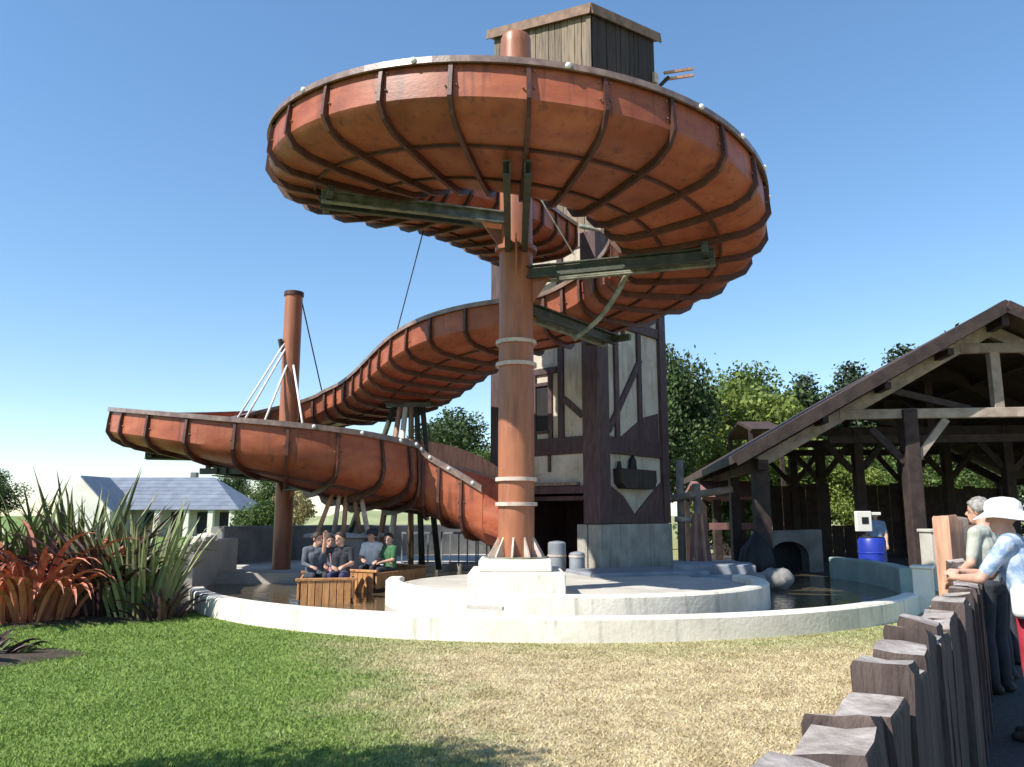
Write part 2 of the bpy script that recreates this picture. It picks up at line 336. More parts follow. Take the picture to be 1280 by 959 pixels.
# teal wall on the right and its white end pillar
w4 = obj('channel_wall', MB().arc_wall(CW, RW - .35, RW - .1, R(-21), R(13), 0, .62, 30), 'teal_wall', auto=True)
tag(w4, 'shaded teal painted wall of the channel in front of the shed', 'wall')
m = MB().box((6.92, 13.62, .36), (.3, .34, .72), R(-32)); m.box((6.92, 13.62, .745), (.36, .4, .05), R(-32))
tag(obj('end_pillar', m, 'white_wall', bevel=.02), 'short white pillar ending the low wall near the palisade', 'pillar')

# ------------------------------------------------------------------ the slide
C1 = (.07, 13.0); RC1 = 2.9; C2 = (-5.43, 19.0); RC2 = 2.64
def bez(p0, t0, p1, t1, n):
    p0, p1 = Vector(p0), Vector(p1); a = p0 + Vector(t0); b = p1 - Vector(t1)
    return [(1 - t) ** 3 * p0 + 3 * (1 - t) ** 2 * t * a + 3 * (1 - t) * t * t * b + t ** 3 * p1 for t in [i / n for i in range(n + 1)]]
PTS = []                              # (x, y, rim z, bank)
def ip(x, tab):
    xs = [q[0] for q in tab]; return float(np.interp(x, xs, [q[1] for q in tab]))
H1 = [(90, 6.95), (125, 6.75), (150, 6.45), (180, 6.12), (198, 5.95), (225, 5.72), (270, 5.42), (310, 5.2), (342, 4.98), (400, 4.58), (440, 4.2)]
H2 = [(65, 3.3), (90, 3.08), (130, 2.78), (165, 2.5), (207, 2.26), (240, 1.98), (270, 1.75), (300, 1.56), (325, 1.38)]
p = pol(C1, RC1, R(128)); 
for i, q in enumerate(bez((.55, 18.75, 0), (-.75, -1.2, 0), p, (-1.25, -.98, 0), 24)[:-1]): PTS.append((q.x, q.y, 1.6 + 6.95 - .22 * i / 24, -2))
for d in range(128, 439, 2):
    q = pol(C1, RC1, R(d)); PTS.append((q.x, q.y, 1.6 + ip(d, H1), -4))
p0 = pol(C1, RC1, R(440)); p1 = pol(C2, RC2, R(65)); tz0 = 1.6 + 4.2; tz1 = 1.6 + 3.3
t0 = Vector((-math.sin(R(440)), math.cos(R(440)), 0)) * 2.6; t1 = Vector((-math.sin(R(65)), math.cos(R(65)), 0)) * 2.4
B = bez(p0, t0, p1, t1, 40)
for i, q in enumerate(B[:-1]):
    u = i / 40; s = u * u * (3 - 2 * u); s = .35 * u + .65 * s; PTS.append((q.x, q.y, tz0 + (tz1 - tz0) * s, -4 + 8 * math.sin(math.pi * u)))
for d in range(65, 325, 2):
    q = pol(C2, RC2, R(d)); PTS.append((q.x, q.y, 1.6 + ip(d, H2), -4 - 6 * max(0, (d - 260) / 65)))
p0 = pol(C2, RC2, R(325)); hd = R(325 + 90)
B = bez(p0, Vector((math.cos(hd), math.sin(hd), 0)) * 1.5, (-.15, 17.85, 0), Vector((1.2, -.4, 0)), 36)
for i, q in enumerate(B):
    u = i / 36; PTS.append((q.x, q.y, 1.6 + 1.38 - .85 * (u ** 3), -10 + 9 * min(1, u * 1.5)))
A = np.array(PTS); ds = np.r_[0, np.cumsum(np.linalg.norm(np.diff(A[:, :3], axis=0), axis=1))]
# smooth heights and bank a little
def smooth(v, k=9):
    pad = np.r_[np.full(k, v[0]), v, np.full(k, v[-1])]; return np.convolve(pad, np.ones(2 * k + 1) / (2 * k + 1), 'valid')
LEN = ds[-1]; NS = int(LEN / .68); SUB = 4; NT = NS * SUB
ss = np.linspace(0, LEN, NT + 1)
Q = np.stack([np.interp(ss, ds, smooth(A[:, i], 3)) if i < 3 else np.interp(ss, ds, smooth(A[:, 3], 8)) for i in range(4)], 1)
T = np.gradient(Q[:, :2], axis=0); T /= np.linalg.norm(T, axis=1)[:, None]
FR = []
for i in range(NT + 1):
    n_l = Vector((-T[i, 1], T[i, 0], 0)); b = R(Q[i, 3]); z = Vector((0, 0, 1))
    FR.append((Vector(Q[i, :3]), n_l * math.cos(b) + z * math.sin(b), z * math.cos(b) - n_l * math.sin(b)))
HW = 1.2
PROF = [(HW, 0), (HW, -.28), (HW - .01, -.50), (HW - .12, -.63), (HW - .34, -.71), (.35, -.74), (-.35, -.74), (.34 - HW, -.71), (.12 - HW, -.63), (.01 - HW, -.50), (-HW, -.28), (-HW, 0)]
def off(prof, d, db=None):
    out = []; db = d if db is None else db
    for i, (u, v) in enumerate(prof):
        a = Vector(prof[max(i - 1, 0)]); b = Vector(prof[min(i + 1, len(prof) - 1)]); t = (b - a).normalized(); nn = Vector((-t.y, t.x))
        nn = -nn if nn.dot(Vector((u, v + .4))) < 0 else nn
        k = d + (db - d) * min(1, max(0, -v / .8)); out.append((u + nn.x * k, v + nn.y * k if v < -.01 else v))
    return out
DK = 1 + .7 * np.clip((np.arange(NT + 1) - (NT - 44)) / 34, 0, 1)          # the last bend has deeper walls
def at(i, u, v):
    p, l, up = FR[i]; v = v * DK[i] if v < 0 else v; return p + l * u + up * v
def strip(outer, inner, idx):
    m = MB(); n = len(outer); loop = outer + inner[::-1]; m.tube_raw([[at(i, u, v) for u, v in loop] for i in idx]); return m
slide = thing('water_slide', 'rusty brown spiral water slide winding down round the column and mast', 'water slide', (C1[0], C1[1], 0))
INN = off(PROF, -.03)
rib_o = off(PROF, .045, .105)
bolts = MB()
for k in range(NS):
    i0 = k * SUB
    sec = obj('trough_section', strip(PROF, INN, range(i0, i0 + SUB + 1)), 'slide', slide, auto=True)
    # flange rib at the upstream end of the section
    p, l, up = FR[i0]; t = Vector((T[i0, 0], T[i0, 1], 0)); m = MB()
    loop_o = rib_o; loop_i = off(PROF, -.004)
    rings = [[at(i0, u, v) + t * dx for u, v in loop_o + loop_i[::-1]] for dx in (-.028, .028)]
    m.tube_raw(rings); obj('rib', m, 'slide_rib', sec)
    for v in (-.12, -.36):
        for dx in (-.07, .07): bolts.sphere(at(i0, -HW - .012, v) + t * dx, .016, 6, 4); bolts.sphere(at(i0, HW + .012, v) + t * dx, .016, 6, 4)
    if 34 < k and k % 1 == 0 or k in (13, 15, 17, 19, 20, 21, 22):
        if (k < 24 or k > NS - 9):
            obj('rim_stud', MB().sphere(at(i0 + 2, -HW - .08, -.03), .042, 8, 6), 'white_rod', sec, smooth=True)
bo = obj('bolt_heads', bolts, 'rim', slide, kind='stuff')
for sgn in (1, -1):
    lip = [(sgn * (HW + a), b) for a, b in ((-.035, .012), (.08, .012), (.08, -.075), (.045, -.075), (.045, -.02), (-.035, -.02))]
    if sgn < 0: lip = lip[::-1]
    obj('rim_rail', MB().tube_raw([[at(i, u, v) for u, v in lip] for i in range(NT + 1)]), 'rim', slide)
for u in (.45, -.45):
    obj('floor_stringer', MB().tube_raw([[at(i, u + a, -.72 + b) for a, b in ((-.022, 0), (.022, 0), (.022, -.055), (-.022, -.055))] for i in range(NT + 1)]), 'slide_rib', slide)
# start plate inside the tower side
def nearest(c, ang, lo=0, hi=NT):
    best = min(range(lo, hi), key=lambda i: (Q[i, 0] - c[0] - 2.75 * math.cos(ang)) ** 2 + (Q[i, 1] - c[1] - 2.75 * math.sin(ang)) ** 2); return best

# ------------------------------------------------------------------ main column
CX, CY = C1
col = thing('main_column', 'tall thick rust-orange steel column rising through the upper spiral from a white plinth', 'column', (CX, CY, .4))
prof = [(.292, .9), (.30, 2.6), (.285, 6.0), (.27, 9.9), (.27, 10.05), (.25, 10.1)]
obj('shaft', MB().lathe((CX, CY, 0), prof, 40), 'column', col, auto=True)
for z in (1.78, 2.18, 4.08, 4.46): obj('band', MB().lathe((CX, CY, 0), [(.30, z - .03), (.345, z - .03), (.345, z + .03), (.30, z + .03)], 32), 'band', col, auto=True)
obj('flange', MB().lathe((CX, CY, 0), [(.285, 6.05), (.36, 6.05), (.36, 6.13), (.285, 6.13)], 32), 'column', col, auto=True)
for k in range(10):
    a = 2 * math.pi * k / 10 + .15; c, s = math.cos(a), math.sin(a); tv = Vector((-s, c, 0)) * .014
    b = [Vector((CX + c * r, CY + s * r, z)) for r, z in ((.28, .93), (.47, .93), (.45, .98), (.29, 1.26))]
    obj('base_fin', MB().hexa([p - tv for p in b] + [p + tv for p in b]), 'band', col)
obj('base_plate', MB().lathe((CX, CY, 0), [(.52, .925), (.52, .95)], 32), 'pale_steel', col)
pl = thing('column_plinth', 'stepped white concrete plinth carrying the main column', 'plinth', (CX, CY - .05, 0))
obj('lower_block', MB().box((CX, CY - .15, .38), (1.46, 1.7, .74)), 'white_wall', pl, bevel=.025)
obj('upper_block', MB().box((CX - .02, CY - .1, .84), (1.12, 1.2, .17)), 'white_wall', pl, bevel=.02)
def arms(root, c, lo, hi, degs, r_in, r_out, mname, guss):
    for d in degs:
        a = R(d); dirv = Vector((math.cos(a), math.sin(a), 0)); side = Vector((-dirv.y, dirv.x, 0))
        i = nearest(c, a, lo, hi); z = Q[i, 2] - .94
        arm = None
        for s in (-1, 1):
            m = MB(); o = Vector((c[0], c[1], z)) + side * (s * .1)
            m.beam(o + dirv * r_in, o + dirv * r_out, .022, .15); m.beam(o + dirv * r_in + Vector((0, 0, .095)) + side * (s * .04), o + dirv * r_out + Vector((0, 0, .095)) + side * (s * .04), .1, .022)
            m.beam(o + dirv * r_in - Vector((0, 0, .095)) + side * (s * .04), o + dirv * r_out - Vector((0, 0, .095)) + side * (s * .04), .1, .022)
            obj('support_arm', m, 'green_steel' if s < 0 or d == 270 else mname, root)
        tv = side * .015; o = Vector((c[0], c[1], z))
        b = [o + dirv * r_in * .8 + Vector((0, 0, .08)), o + dirv * (r_in + guss) + Vector((0, 0, .08)), o + dirv * (r_in + guss * .9) - Vector((0, 0, .07)), o + dirv * r_in * .8 - Vector((0, 0, guss * 1.5))]
        obj('gusset', MB().hexa([p - tv for p in b] + [p + tv for p in b]), 'column', root)
        if d == 270: continue
        m = MB()
        for s in (-1, 1): m.beam(o + dirv * (r_out - .12) + side * (s * .34), o + dirv * (r_out - .12) + side * (s * .34) + Vector((0, 0, .14)), .08, .08)
        m.beam(o + dirv * (r_out - .12) - side * .5, o + dirv * (r_out - .12) + side * .5, .09, .12); obj('cradle', m, 'green_steel', root)
i_start = next(i for i in range(NT) if Q[i, 1] < 15.6); i_end1 = next(i for i in range(i_start + 60, NT) if Q[i, 0] < -1 and Q[i, 1] > 15)
arms(col, C1, i_start, i_end1, (198, 270, 342, 54), .24, 3.3, 'pale_steel', .42)
m = MB(); m.tube([pol(C1, .3, R(-60), 7.4), pol(C1, 1.0, R(-12), 5.95)], .012, 6); obj('tie_rod', m, 'pale_steel', col)
# pale service pipe looping off the right arm
pp = [pol(C1, 1.2, R(20), 6.7), pol(C1, 1.75, R(5), 6.45), pol(C1, 2.0, R(-8), 6.05), pol(C1, 1.85, R(-6), 5.55), pol(C1, 1.5, R(10), 5.0), pol(C1, 1.1, R(30), 4.6)]
obj('service_pipe', MB().tube([Vector(bez(pp[i], (pp[min(i + 1, 5)] - pp[max(i - 1, 0)]) / 6, pp[i + 1], (pp[min(i + 2, 5)] - pp[i]) / 6, 1 if False else 6)[j]) for i in range(5) for j in range(6)], .045, 8), 'pale_steel', col, smooth=True)

# ------------------------------------------------------------------ left mast
MX, MY = C2
mast = thing('support_mast', 'slender rust-brown mast with guy rods in the middle of the lower loop', 'mast', (MX, MY, 0))
obj('shaft', MB().lathe((MX, MY, 0), [(.215, 0), (.215, 6.9), (.21, 7.0)], 28), 'column', mast, auto=True)
obj('cap', MB().lathe((MX, MY, 0), [(.24, 6.98), (.24, 7.08), (.05, 7.1)], 28), 'slide_rib', mast, auto=True)
i2a = next(i for i in range(i_end1, NT) if Q[i, 1] > 21.5); 
arms(mast, C2, i2a, NT - 30, (126, 198, 262, 318), .18, 3.1, 'green_steel', .3)
def rim_at(c, d, side):
    i = nearest(c, R(d), i2a, NT - 20); return at(i, side * HW, 0)
for (z, r0, d, sd) in ((5.75, .2, 228, 1), (5.6, .2, 240, 1), (5.2, .2, 262, 1), (5.2, .2, 305, 1)):
    e = rim_at(C2, d, sd); a = math.atan2(e.y - MY, e.x - MX)
    obj('guy_rod', MB().tube([pol(C2, r0, a, z), e], .026, 8), 'white_rod', mast, smooth=True)
obj('turnbuckle', MB().tube([pol(C2, .22, R(216), 5.55), pol(C2, .3, R(216), 5.85)], .06, 8), 'green_steel', mast)
icab = min(range(i_end1, i2a), key=lambda i: abs((640 + 985 * Q[i, 0] / Q[i, 1]) - 428))
obj('stay_cable', MB().tube([(MX + .2, MY, 6.85), at(icab, HW, .02)], .018, 6), 'cable', mast)
ih = min(range(i_end1 - 4, i2a), key=lambda i: abs((640 + 985 * Q[i, 0] / (Q[i, 1] * .986 + .6)) - 557)); hp = at(ih, HW, 0)
itop = min(range(0, i_start + 30), key=lambda i: (Q[i, 0] - hp.x) ** 2 + (Q[i, 1] - hp.y) ** 2)
obj('hanger_cable', MB().tube([hp, at(itop, -.85, -.70)], .014, 6), 'cable', slide)

# ------------------------------------------------------------------ trestles of splayed struts under the lower run
def trestle(label, top, feet, r, mname):
    t = thing('support_trestle', label, 'trestle', (top[0], top[1], 0), 'splayed trestles under the slide')
    for i, (x, y, z) in enumerate(feet):
        tp = Vector(top) + Vector(((i - (len(feet) - 1) / 2) * .14, 0, 0)); m = MB().tube([tp, Vector((x, y, z))], [r * .9, r], 8)
        obj('strut', m, mname[i % len(mname)], t, smooth=True)
    m = MB().beam((top[0] - .55, top[1], top[2] + .04), (top[0] + .55, top[1], top[2] + .04), .14, .12); obj('head_beam', m, 'green_steel', t)
    return t
i_mid = min(range(i_end1, i2a), key=lambda i: abs(Q[i, 0] + 2.55)); q = Q[i_mid]
trestle('splayed trestle of steel and timber struts under the straight middle run of the slide', (q[0], q[1], q[2] - .9), [(q[0] - 1.6, q[1] - .2, .3), (q[0] - .75, q[1] + .3, .3), (q[0] - .35, q[1] - .3, .3), (q[0] + .1, q[1] + .3, .3), (q[0] + .45, q[1] - .3, .3), (q[0] + .8, q[1] + .2, .3)], .075, ['green_steel', 'red_wood', 'cottage_white', 'dry_leaf', 'green_steel'])
i_low = min(range(i2a + 60, NT), key=lambda i: (Q[i, 0] + 3.35) ** 2 + (Q[i, 1] - 16.9) ** 2); q = Q[i_low]
trestle('low splayed trestle of pale struts under the last bend of the slide', (q[0], q[1], q[2] - .9), [(q[0] - .55, q[1] - .2, 1.22), (q[0] - .28, q[1] + .15, 1.22), (q[0], q[1] - .2, 1.22), (q[0] + .28, q[1] + .15, 1.22), (q[0] + .5, q[1] - .1, 1.22)], .055, ['red_wood', 'band', 'red_wood'])
t = thing('trestle_block', 'dark concrete block with a pale slab top carrying the low trestle', 'block', (q[0], q[1], 0)); obj('core', MB().box((q[0], q[1], .57), (1.0, .9, 1.14)), 'grey_concrete', t, bevel=.02); obj('slab', MB().box((q[0], q[1], 1.18), (1.5, 1.1, .08)), 'tank_grey', t, bevel=.015)
# outlet: curved lit guard plate at the bottom end of the slide
m = MB(); G = []
for k in range(17):
    u = k / 16; i = int(NT - 15 + 15 * u); hgt = .62 * (1 - u) ** .8 + .10
    G.append([at(i, HW + .005, -.05), at(i, HW + .05, -.05), at(i, HW + .05, hgt), at(i, HW + .005, hgt)])
obj('outlet_guard', MB().tube_raw(G), 'red_wood', slide)

# ------------------------------------------------------------------ tower
TC = Vector((1.95, 18, 0)); TA = Vector((-.743, .669, 0)); TB = Vector((.669, .743, 0)); LA, LB = 3.25, 2.95
tower = thing('slide_tower', 'tall half-timbered tower with plank cabin on top, slide starting from its side', 'tower', tuple(TC))
def tp(face, u, z, out=0):
    return TC + (TA * u - TB * out if face == 'a' else TB * u - TA * out) + Vector((0, 0, z))
def tquad(name, face, pts, d0, d1, m, bevel=0, parent=None):
    # polygon in face coordinates given thickness from d0 to d1 (outward)
    n = len(pts); mb = MB(); mb.tube_raw([[tp(face, u, z, d) for u, z in pts] for d in (d0, d1)]); return obj(name, mb, m, parent or tower, bevel=bevel)
def trect(name, face, u0, u1, z0, z1, d0, d1, m, bevel=0): return tquad(name, face, [(u0, z0), (u1, z0), (u1, z1), (u0, z1)], d0, d1, m, bevel)
ZC = 8.3                                                   # cabin starts
# core walls: right face, back faces (simple plaster), left face leaves a doorway at the foot
trect('plaster_wall', 'b', .05, LB, 1.45, ZC, -.12, .0, 'plaster')
trect('plaster_wall', 'a', .05, LA, 2.12, ZC, -.12, .0, 'plaster')
for (f0, a, b) in (('back', TC + TA * LA, TC + TA * LA + TB * LB), ('back', TC + TB * LB, TC + TB * LB + TA * LA)):
    m = MB(); m.beam(a + Vector((0, 0, ZC / 2)) + (b - a).normalized() * .02, b + Vector((0, 0, ZC / 2)) + (b - a).normalized() * .05, .12, ZC - .04); obj('rear_wall', m, 'tower_timber', tower)
# plinth on the right face
trect('plinth', 'b', -.08, LB + .06, 0, 1.40, -.25, .10, 'plinth', .02)
trect('plinth', 'a', .27, .55, 0, 1.40, -.25, .09, 'plinth', .02)
TM = 'tower_timber'
def post(face, u, w, z0, z1, d=.06): return trect('post', face, u - w / 2, u + w / 2, z0, z1, -.02, d, TM, .012)
def rail(face, u0, u1, z0, z1, d=.07): return trect('beam', face, u0, u1, z0, z1, -.02, d, TM, .012)
def brace(face, u0, z0, u1, z1, w, d=.05):
    v = Vector((u1 - u0, z1 - z0)).normalized(); nn = Vector((-v.y, v.x)) * w / 2
    return tquad('brace', face, [(u0 - nn.x, z0 - nn.y), (u1 - nn.x, z1 - nn.y), (u1 + nn.x, z1 + nn.y), (u0 + nn.x, z0 + nn.y)], -.02, d, TM, .01)
# corner posts
cp = MB(); cp.box(tp('b', .09, (1.41 + ZC) / 2) + TA * .09, (.46, .46, ZC - 1.41), math.atan2(TB.y, TB.x)); obj('corner_post', cp, TM, tower, bevel=.02)
for (f, u) in (('b', LB - .12), ('a', LA - .12)): post(f, u, .30, .0 if f == 'a' else 1.41, ZC, .10)
# right face: studs, braces, hanging box, V panel
for u in (.78, 1.78): post('b', u, .17, 3.42, ZC)
rail('b', .3, LB - .28, 3.02, 3.42, .075); rail('b', .3, LB - .28, 6.1, 6.35, .075); rail('b', .3, LB - .28, 1.41, 1.62, .08)
brace('b', .42, 3.55, 1.86, 5.45, .17, .055)
tquad('brace', 'b', [(.86, 3.40), (2.6, 3.40), (2.6, 4.15), (1.9, 3.98)], -.02, .045, TM, .01)
tquad('brace', 'b', [(.3, 1.6), (1.45, 1.6), (.95, 2.05), (.3, 2.35)], -.02, .05, TM, .01)
tquad('brace', 'b', [(1.45, 1.6), (2.7, 1.6), (2.7, 2.45), (2.3, 2.2), (1.55, 1.7)], -.02, .05, TM, .01)
bx = thing('hanging_box', 'dark wooden box hanging on the plaster panel of the tower', 'box', tuple(tp('b', 1.3, 2.2, .1)))
def bq(name, pts, d0, d1, m): obj(name, MB().tube_raw([[tp('b', u, z, d) for u, z in pts] for d in (d0, d1)]), m, bx, bevel=.012)
bq('case', [(.62, 2.35), (.78, 2.22), (2.02, 2.22), (2.12, 2.42), (2.1, 2.68), (.6, 2.68)], -.01, .25, 'dark_or_shaded_plank')
bq('handle', [(1.18, 2.685), (1.45, 2.685), (1.42, 2.9), (1.32, 3.02), (1.22, 2.9)], .04, .12, 'black')
bq('peg', [(.7, 2.685), (.8, 2.685), (.78, 2.85), (.72, 2.85)], .04, .12, 'dark_or_shaded_plank')
# left face
rail('a', .3, LA - .28, 3.02, 3.42, .075); rail('a', .3, LA - .28, 2.1, 2.28, .09); rail('a', .3, LA - .28, 6.1, 6.35, .075); rail('a', 1.15, LA - .28, 5.0, 5.16, .06)
for u in (1.02, 2.3): post('a', u, .17, 3.42, ZC)
post('a', 1.35, .12, 3.42, 5.0); post('a', 1.86, .12, 3.42, 5.0); brace('a', .4, 3.9, .95, 4.35, .15); brace('a', 2.4, 4.4, 3.0, 3.6, .15)
trect('window', 'a', 1.42, 1.80, 3.62, 4.72, .004, .02, 'black')
trect('window_frame', 'a', 1.40, 1.82, 4.72, 4.80, .0, .06, TM); trect('window_sill', 'a', 1.38, 1.84, 3.55, 3.62, .0, .09, TM)
trect('shelf_board', 'a', .5, 1.9, 2.29, 2.36, .0, .14, 'cabin_plank'); post('a', 1.4, .08, 2.62, 3.02, .05)
# storeys' floors and the sill of the doorway
m = MB(); c = TC + TA * LA / 2 + TB * LB / 2
for z in (2.0, 5.9, ZC - .05): m.box(c + Vector((0, 0, z)), (LA - .3, LB - .3, .1), math.atan2(TA.y, TA.x))
obj('floor', m, TM, tower)
# cabin of upright planks under a tilted roof
def roofz(p): return 14.02 + .33 * ((p - TC).dot((TA + TB).normalized()))
def cabin(face, L, mname, n, o):
    for k in range(n):
        u0 = L * k / n + .008; u1 = L * (k + 1) / n - .008; d = .05 + random.uniform(0, .025); zb = ZC - .25 + jit(.06)
        tquad('plank', face, [(u0, zb), (u1, zb), (u1, roofz(tp(face, u1, 0))), (u0, roofz(tp(face, u0, 0)))], -.05, d, mname)
cabin('a', LA, 'cabin_plank', 15, 0); cabin('b', LB, 'dark_or_shaded_plank', 14, 0)  # right face turned from the sun: shade painted by darker planks
for (a, b) in ((TC + TA * LA, TC + TA * LA + TB * LB), (TC + TB * LB, TC + TB * LB + TA * LA)):
    dv = (b - a).normalized() * .1; nn = Vector((dv.y, -dv.x, 0)) * .4
    pts = [a + dv, b - dv]; bt = [Vector((p.x, p.y, ZC - .1)) for p in pts]; tpz = [Vector((p.x, p.y, roofz(p))) for p in pts]
    m = MB(); m.hexa([bt[0] - nn, bt[1] - nn, bt[1] + nn, bt[0] + nn, tpz[0] - nn, tpz[1] - nn, tpz[1] + nn, tpz[0] + nn]); obj('rear_boarding', m, 'dark_or_shaded_plank', tower)
e = .16; cs = [TC - TA * e - TB * e, TC + TA * (LA + e) - TB * e, TC + TA * (LA + e) + TB * (LB + e), TC - TA * e + TB * (LB + e)]
cs = [Vector((p.x, p.y, roofz(p))) for p in cs]; dz = Vector((0, 0, .22))
m = MB().hexa(cs + [p + dz for p in cs]); rf = obj('roof', m, 'roof_felt', tower, bevel=.02)
for a, b in ((0, 1), (3, 0)):
    nn = (-TB if a == 0 else -TA) * .02; obj('fascia', MB().beam(cs[a] + nn + dz * .4, cs[b] + nn + dz * .4, .035, .26), 'roof_felt', rf)
trect('corner_board', 'a', -.09, .05, ZC, 13.9, .078, .1, 'cabin_plank')
ha = thing('hoist_arm', 'forked wooden arm with pale red bars sticking out of the cabin corner', 'hoist arm', tuple(tp('b', LB, 12.8)))
p = tp('b', LB - .05, 13.5, .06); obj('bracket', MB().beam(p - Vector((0, 0, .35)), p + Vector((.42, .1, .12)), .08, .1), 'dark_or_shaded_plank', ha)
for dz_ in (0, .2): obj('bar', MB().beam(p + Vector((.3, .1, .05 + dz_)), p + Vector((1.15, .25, .27 + dz_)), .06, .07), 'red_wood', ha)
obj('mount', MB().box(p + Vector((0, 0, .02)), (.16, .16, .3), .7), 'band', ha)
# tanks in the doorway
for (x, y, z1, r, lab) in ((1.0, 17.9, 1.02, .2, 'upright grey metal tank with pale seam beside the plinth under the tower'), (1.42, 17.6, .80, .17, 'shorter grey metal tank close to the concrete foot of the tower')):
    t = thing('metal_tank', lab, 'tank', (x, y, .13)); obj('shell', MB().lathe((x, y, 0), [(r, .1), (r, z1 - .03), (r - .03, z1), (.04, z1 + .02)], 24), 'tank_grey', t, auto=True)
    obj('hoop', MB().lathe((x, y, 0), [(r, .7), (r + .012, .7), (r + .012, .74), (r, .74)], 24), 'band', t); obj('hoop', MB().lathe((x, y, 0), [(r, .35), (r + .012, .35), (r + .012, .39), (r, .39)], 24), 'band', t)
# flat slabs stacked in front of the tower foot
t = thing('stone_slabs', 'grey stone apron slabs at the foot of the tower behind the basin', 'slabs', (3.1, 17.4, .1))
for (x, y, z, sx, sy, sz, rz) in ((2.6, 16.9, .30, 2.6, 1.5, .36, .3), (4.35, 17.5, .33, 1.7, 1.2, .5, -.2), (4.2, 16.3, .26, 1.4, .8, .28, .1)):
    obj('slab', MB().box((x, y, z), (sx, sy, sz), rz), 'tank_grey', t, bevel=.03)
# gates behind the outlet
for i, x in enumerate((-2.35, -1.35, -.42)):
    t = thing('gate_panel', ('grey barred gate panel farthest from the tower, below the slide', 'middle grey barred gate panel below the slide outlet', 'grey barred gate panel closest to the tower wall')[i], 'gate', (x, 20.4, .35), 'metal gate panels on the deck')
    obj('frame', MB().beam((x - .46, 20.4, .42), (x + .46, 20.4, .42), .05, .05).beam((x - .46, 20.4, 1.16), (x + .46, 20.4, 1.16), .05, .05), 'tank_grey', t)
    for k in range(5): obj('bar', MB().beam((x - .44 + .22 * k, 20.4, .34), (x - .44 + .22 * k, 20.4, 1.15), .035, .035), 'tank_grey', t)

# ------------------------------------------------------------------ timber shed on the right
SO = Vector((6.2, 20.0, 0)); SW = Vector((.993, -.12, 0)); SD = Vector((.12, .993, 0)); HALF = 5.8; EAVE = 3.25; RIDGE = 6.35; DEP = 13.0
def sp(w, d, z): return SO + SW * w + SD * d + Vector((0, 0, z))
shed = thing('timber_shed', 'large open-sided dark timber shed with a steep gabled roof beside the slide', 'shed', tuple(SO))
def rz_(w): return EAVE + (RIDGE - EAVE) * (1 - abs(w - HALF) / HALF)
# roof planes with kick at the eaves
for sgn in (0, 1):
    q = (lambda w: w) if sgn == 0 else (lambda w: 2 * HALF - w)
    P = []
    for d in (-1.0, DEP): P.append([sp(q(w), d, z) for w, z in ((-.75, EAVE - .42), (HALF, RIDGE + .12), (HALF, RIDGE + .36), (-.75, EAVE - .22))])
    obj('roof', MB().tube_raw(P), 'shed_roof', shed)
    for d in (-.98,):      # barge boards on the verge, thicker truss rafter behind, the front one coloured pale as if sunlit
        obj('bargeboard', MB().beam(sp(q(-.7), d - .04, EAVE - .34), sp(q(HALF), d - .04, RIDGE + .2), .05, .30), 'shed_timber', shed, bevel=.01)
    for k, d in enumerate((.0, 4.2, 8.4, 12.6)):
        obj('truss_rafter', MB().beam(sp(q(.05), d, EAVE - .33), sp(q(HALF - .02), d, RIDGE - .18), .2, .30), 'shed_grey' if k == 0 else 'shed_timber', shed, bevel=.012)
        for w in (.05, 3.7):
            obj('post', MB().beam(sp(q(w), d + .001, .0), sp(q(w), d + .001, min(rz_(w) - .5, 4.2) if w > 1 else EAVE - .3), .36 if k == 0 else .28, .36 if k == 0 else .28), 'shed_timber', shed, bevel=.02)
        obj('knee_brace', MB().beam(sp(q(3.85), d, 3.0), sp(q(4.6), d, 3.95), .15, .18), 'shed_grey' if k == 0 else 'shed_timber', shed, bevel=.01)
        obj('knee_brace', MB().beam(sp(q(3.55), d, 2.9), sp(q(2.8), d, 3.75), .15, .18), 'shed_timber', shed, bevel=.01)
    obj('eave_plate', MB().beam(sp(q(.05), -.6, EAVE - .42), sp(q(.05), DEP - .1, EAVE - .42), .22, .24), 'shed_timber', shed)
    for w in (1.5, 3.0, 4.5): obj('purlin', MB().beam(sp(q(w), -.9, rz_(w) - .16), sp(q(w), DEP - .1, rz_(w) - .16), .14, .16), 'shed_timber', shed)
for k, d in enumerate((.0, 4.2, 8.4, 12.6)):
    m_ = 'shed_grey' if k == 0 else 'shed_timber'  # front truss paler, inner ones darker: sun and shade put into the colour
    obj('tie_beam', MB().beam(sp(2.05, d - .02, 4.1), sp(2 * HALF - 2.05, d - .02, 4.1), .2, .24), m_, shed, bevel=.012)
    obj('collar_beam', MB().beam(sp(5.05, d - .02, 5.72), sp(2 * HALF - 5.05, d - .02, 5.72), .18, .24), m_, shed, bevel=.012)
    obj('king_post', MB().beam(sp(HALF + .05, d + .01, 4.2), sp(HALF + .05, d + .01, 5.62), .24, .2, up=(0, 1, 0)), m_, shed, bevel=.012)
    obj('web_strut', MB().beam(sp(3.4, d + .02, 4.7), sp(5.2, d + .02, 4.2), .12, .16), 'shed_timber', shed)
obj('ridge_beam', MB().beam(sp(HALF, -.9, RIDGE - .12), sp(HALF, DEP - .1, RIDGE - .12), .16, .24), 'shed_timber', shed)
obj('cross_beam', MB().beam(sp(2.2, 1.6, 3.62), sp(11, 1.6, 3.62), .16, .2), 'shed_timber', shed)
m = MB(); m.add([sp(-.6, -.5, .008), sp(14, -.5, .008), sp(14, DEP, .008), sp(-.6, DEP, .008)], [(0, 1, 2, 3)]); obj('shed_floor', m, 'asphalt', kind='structure')
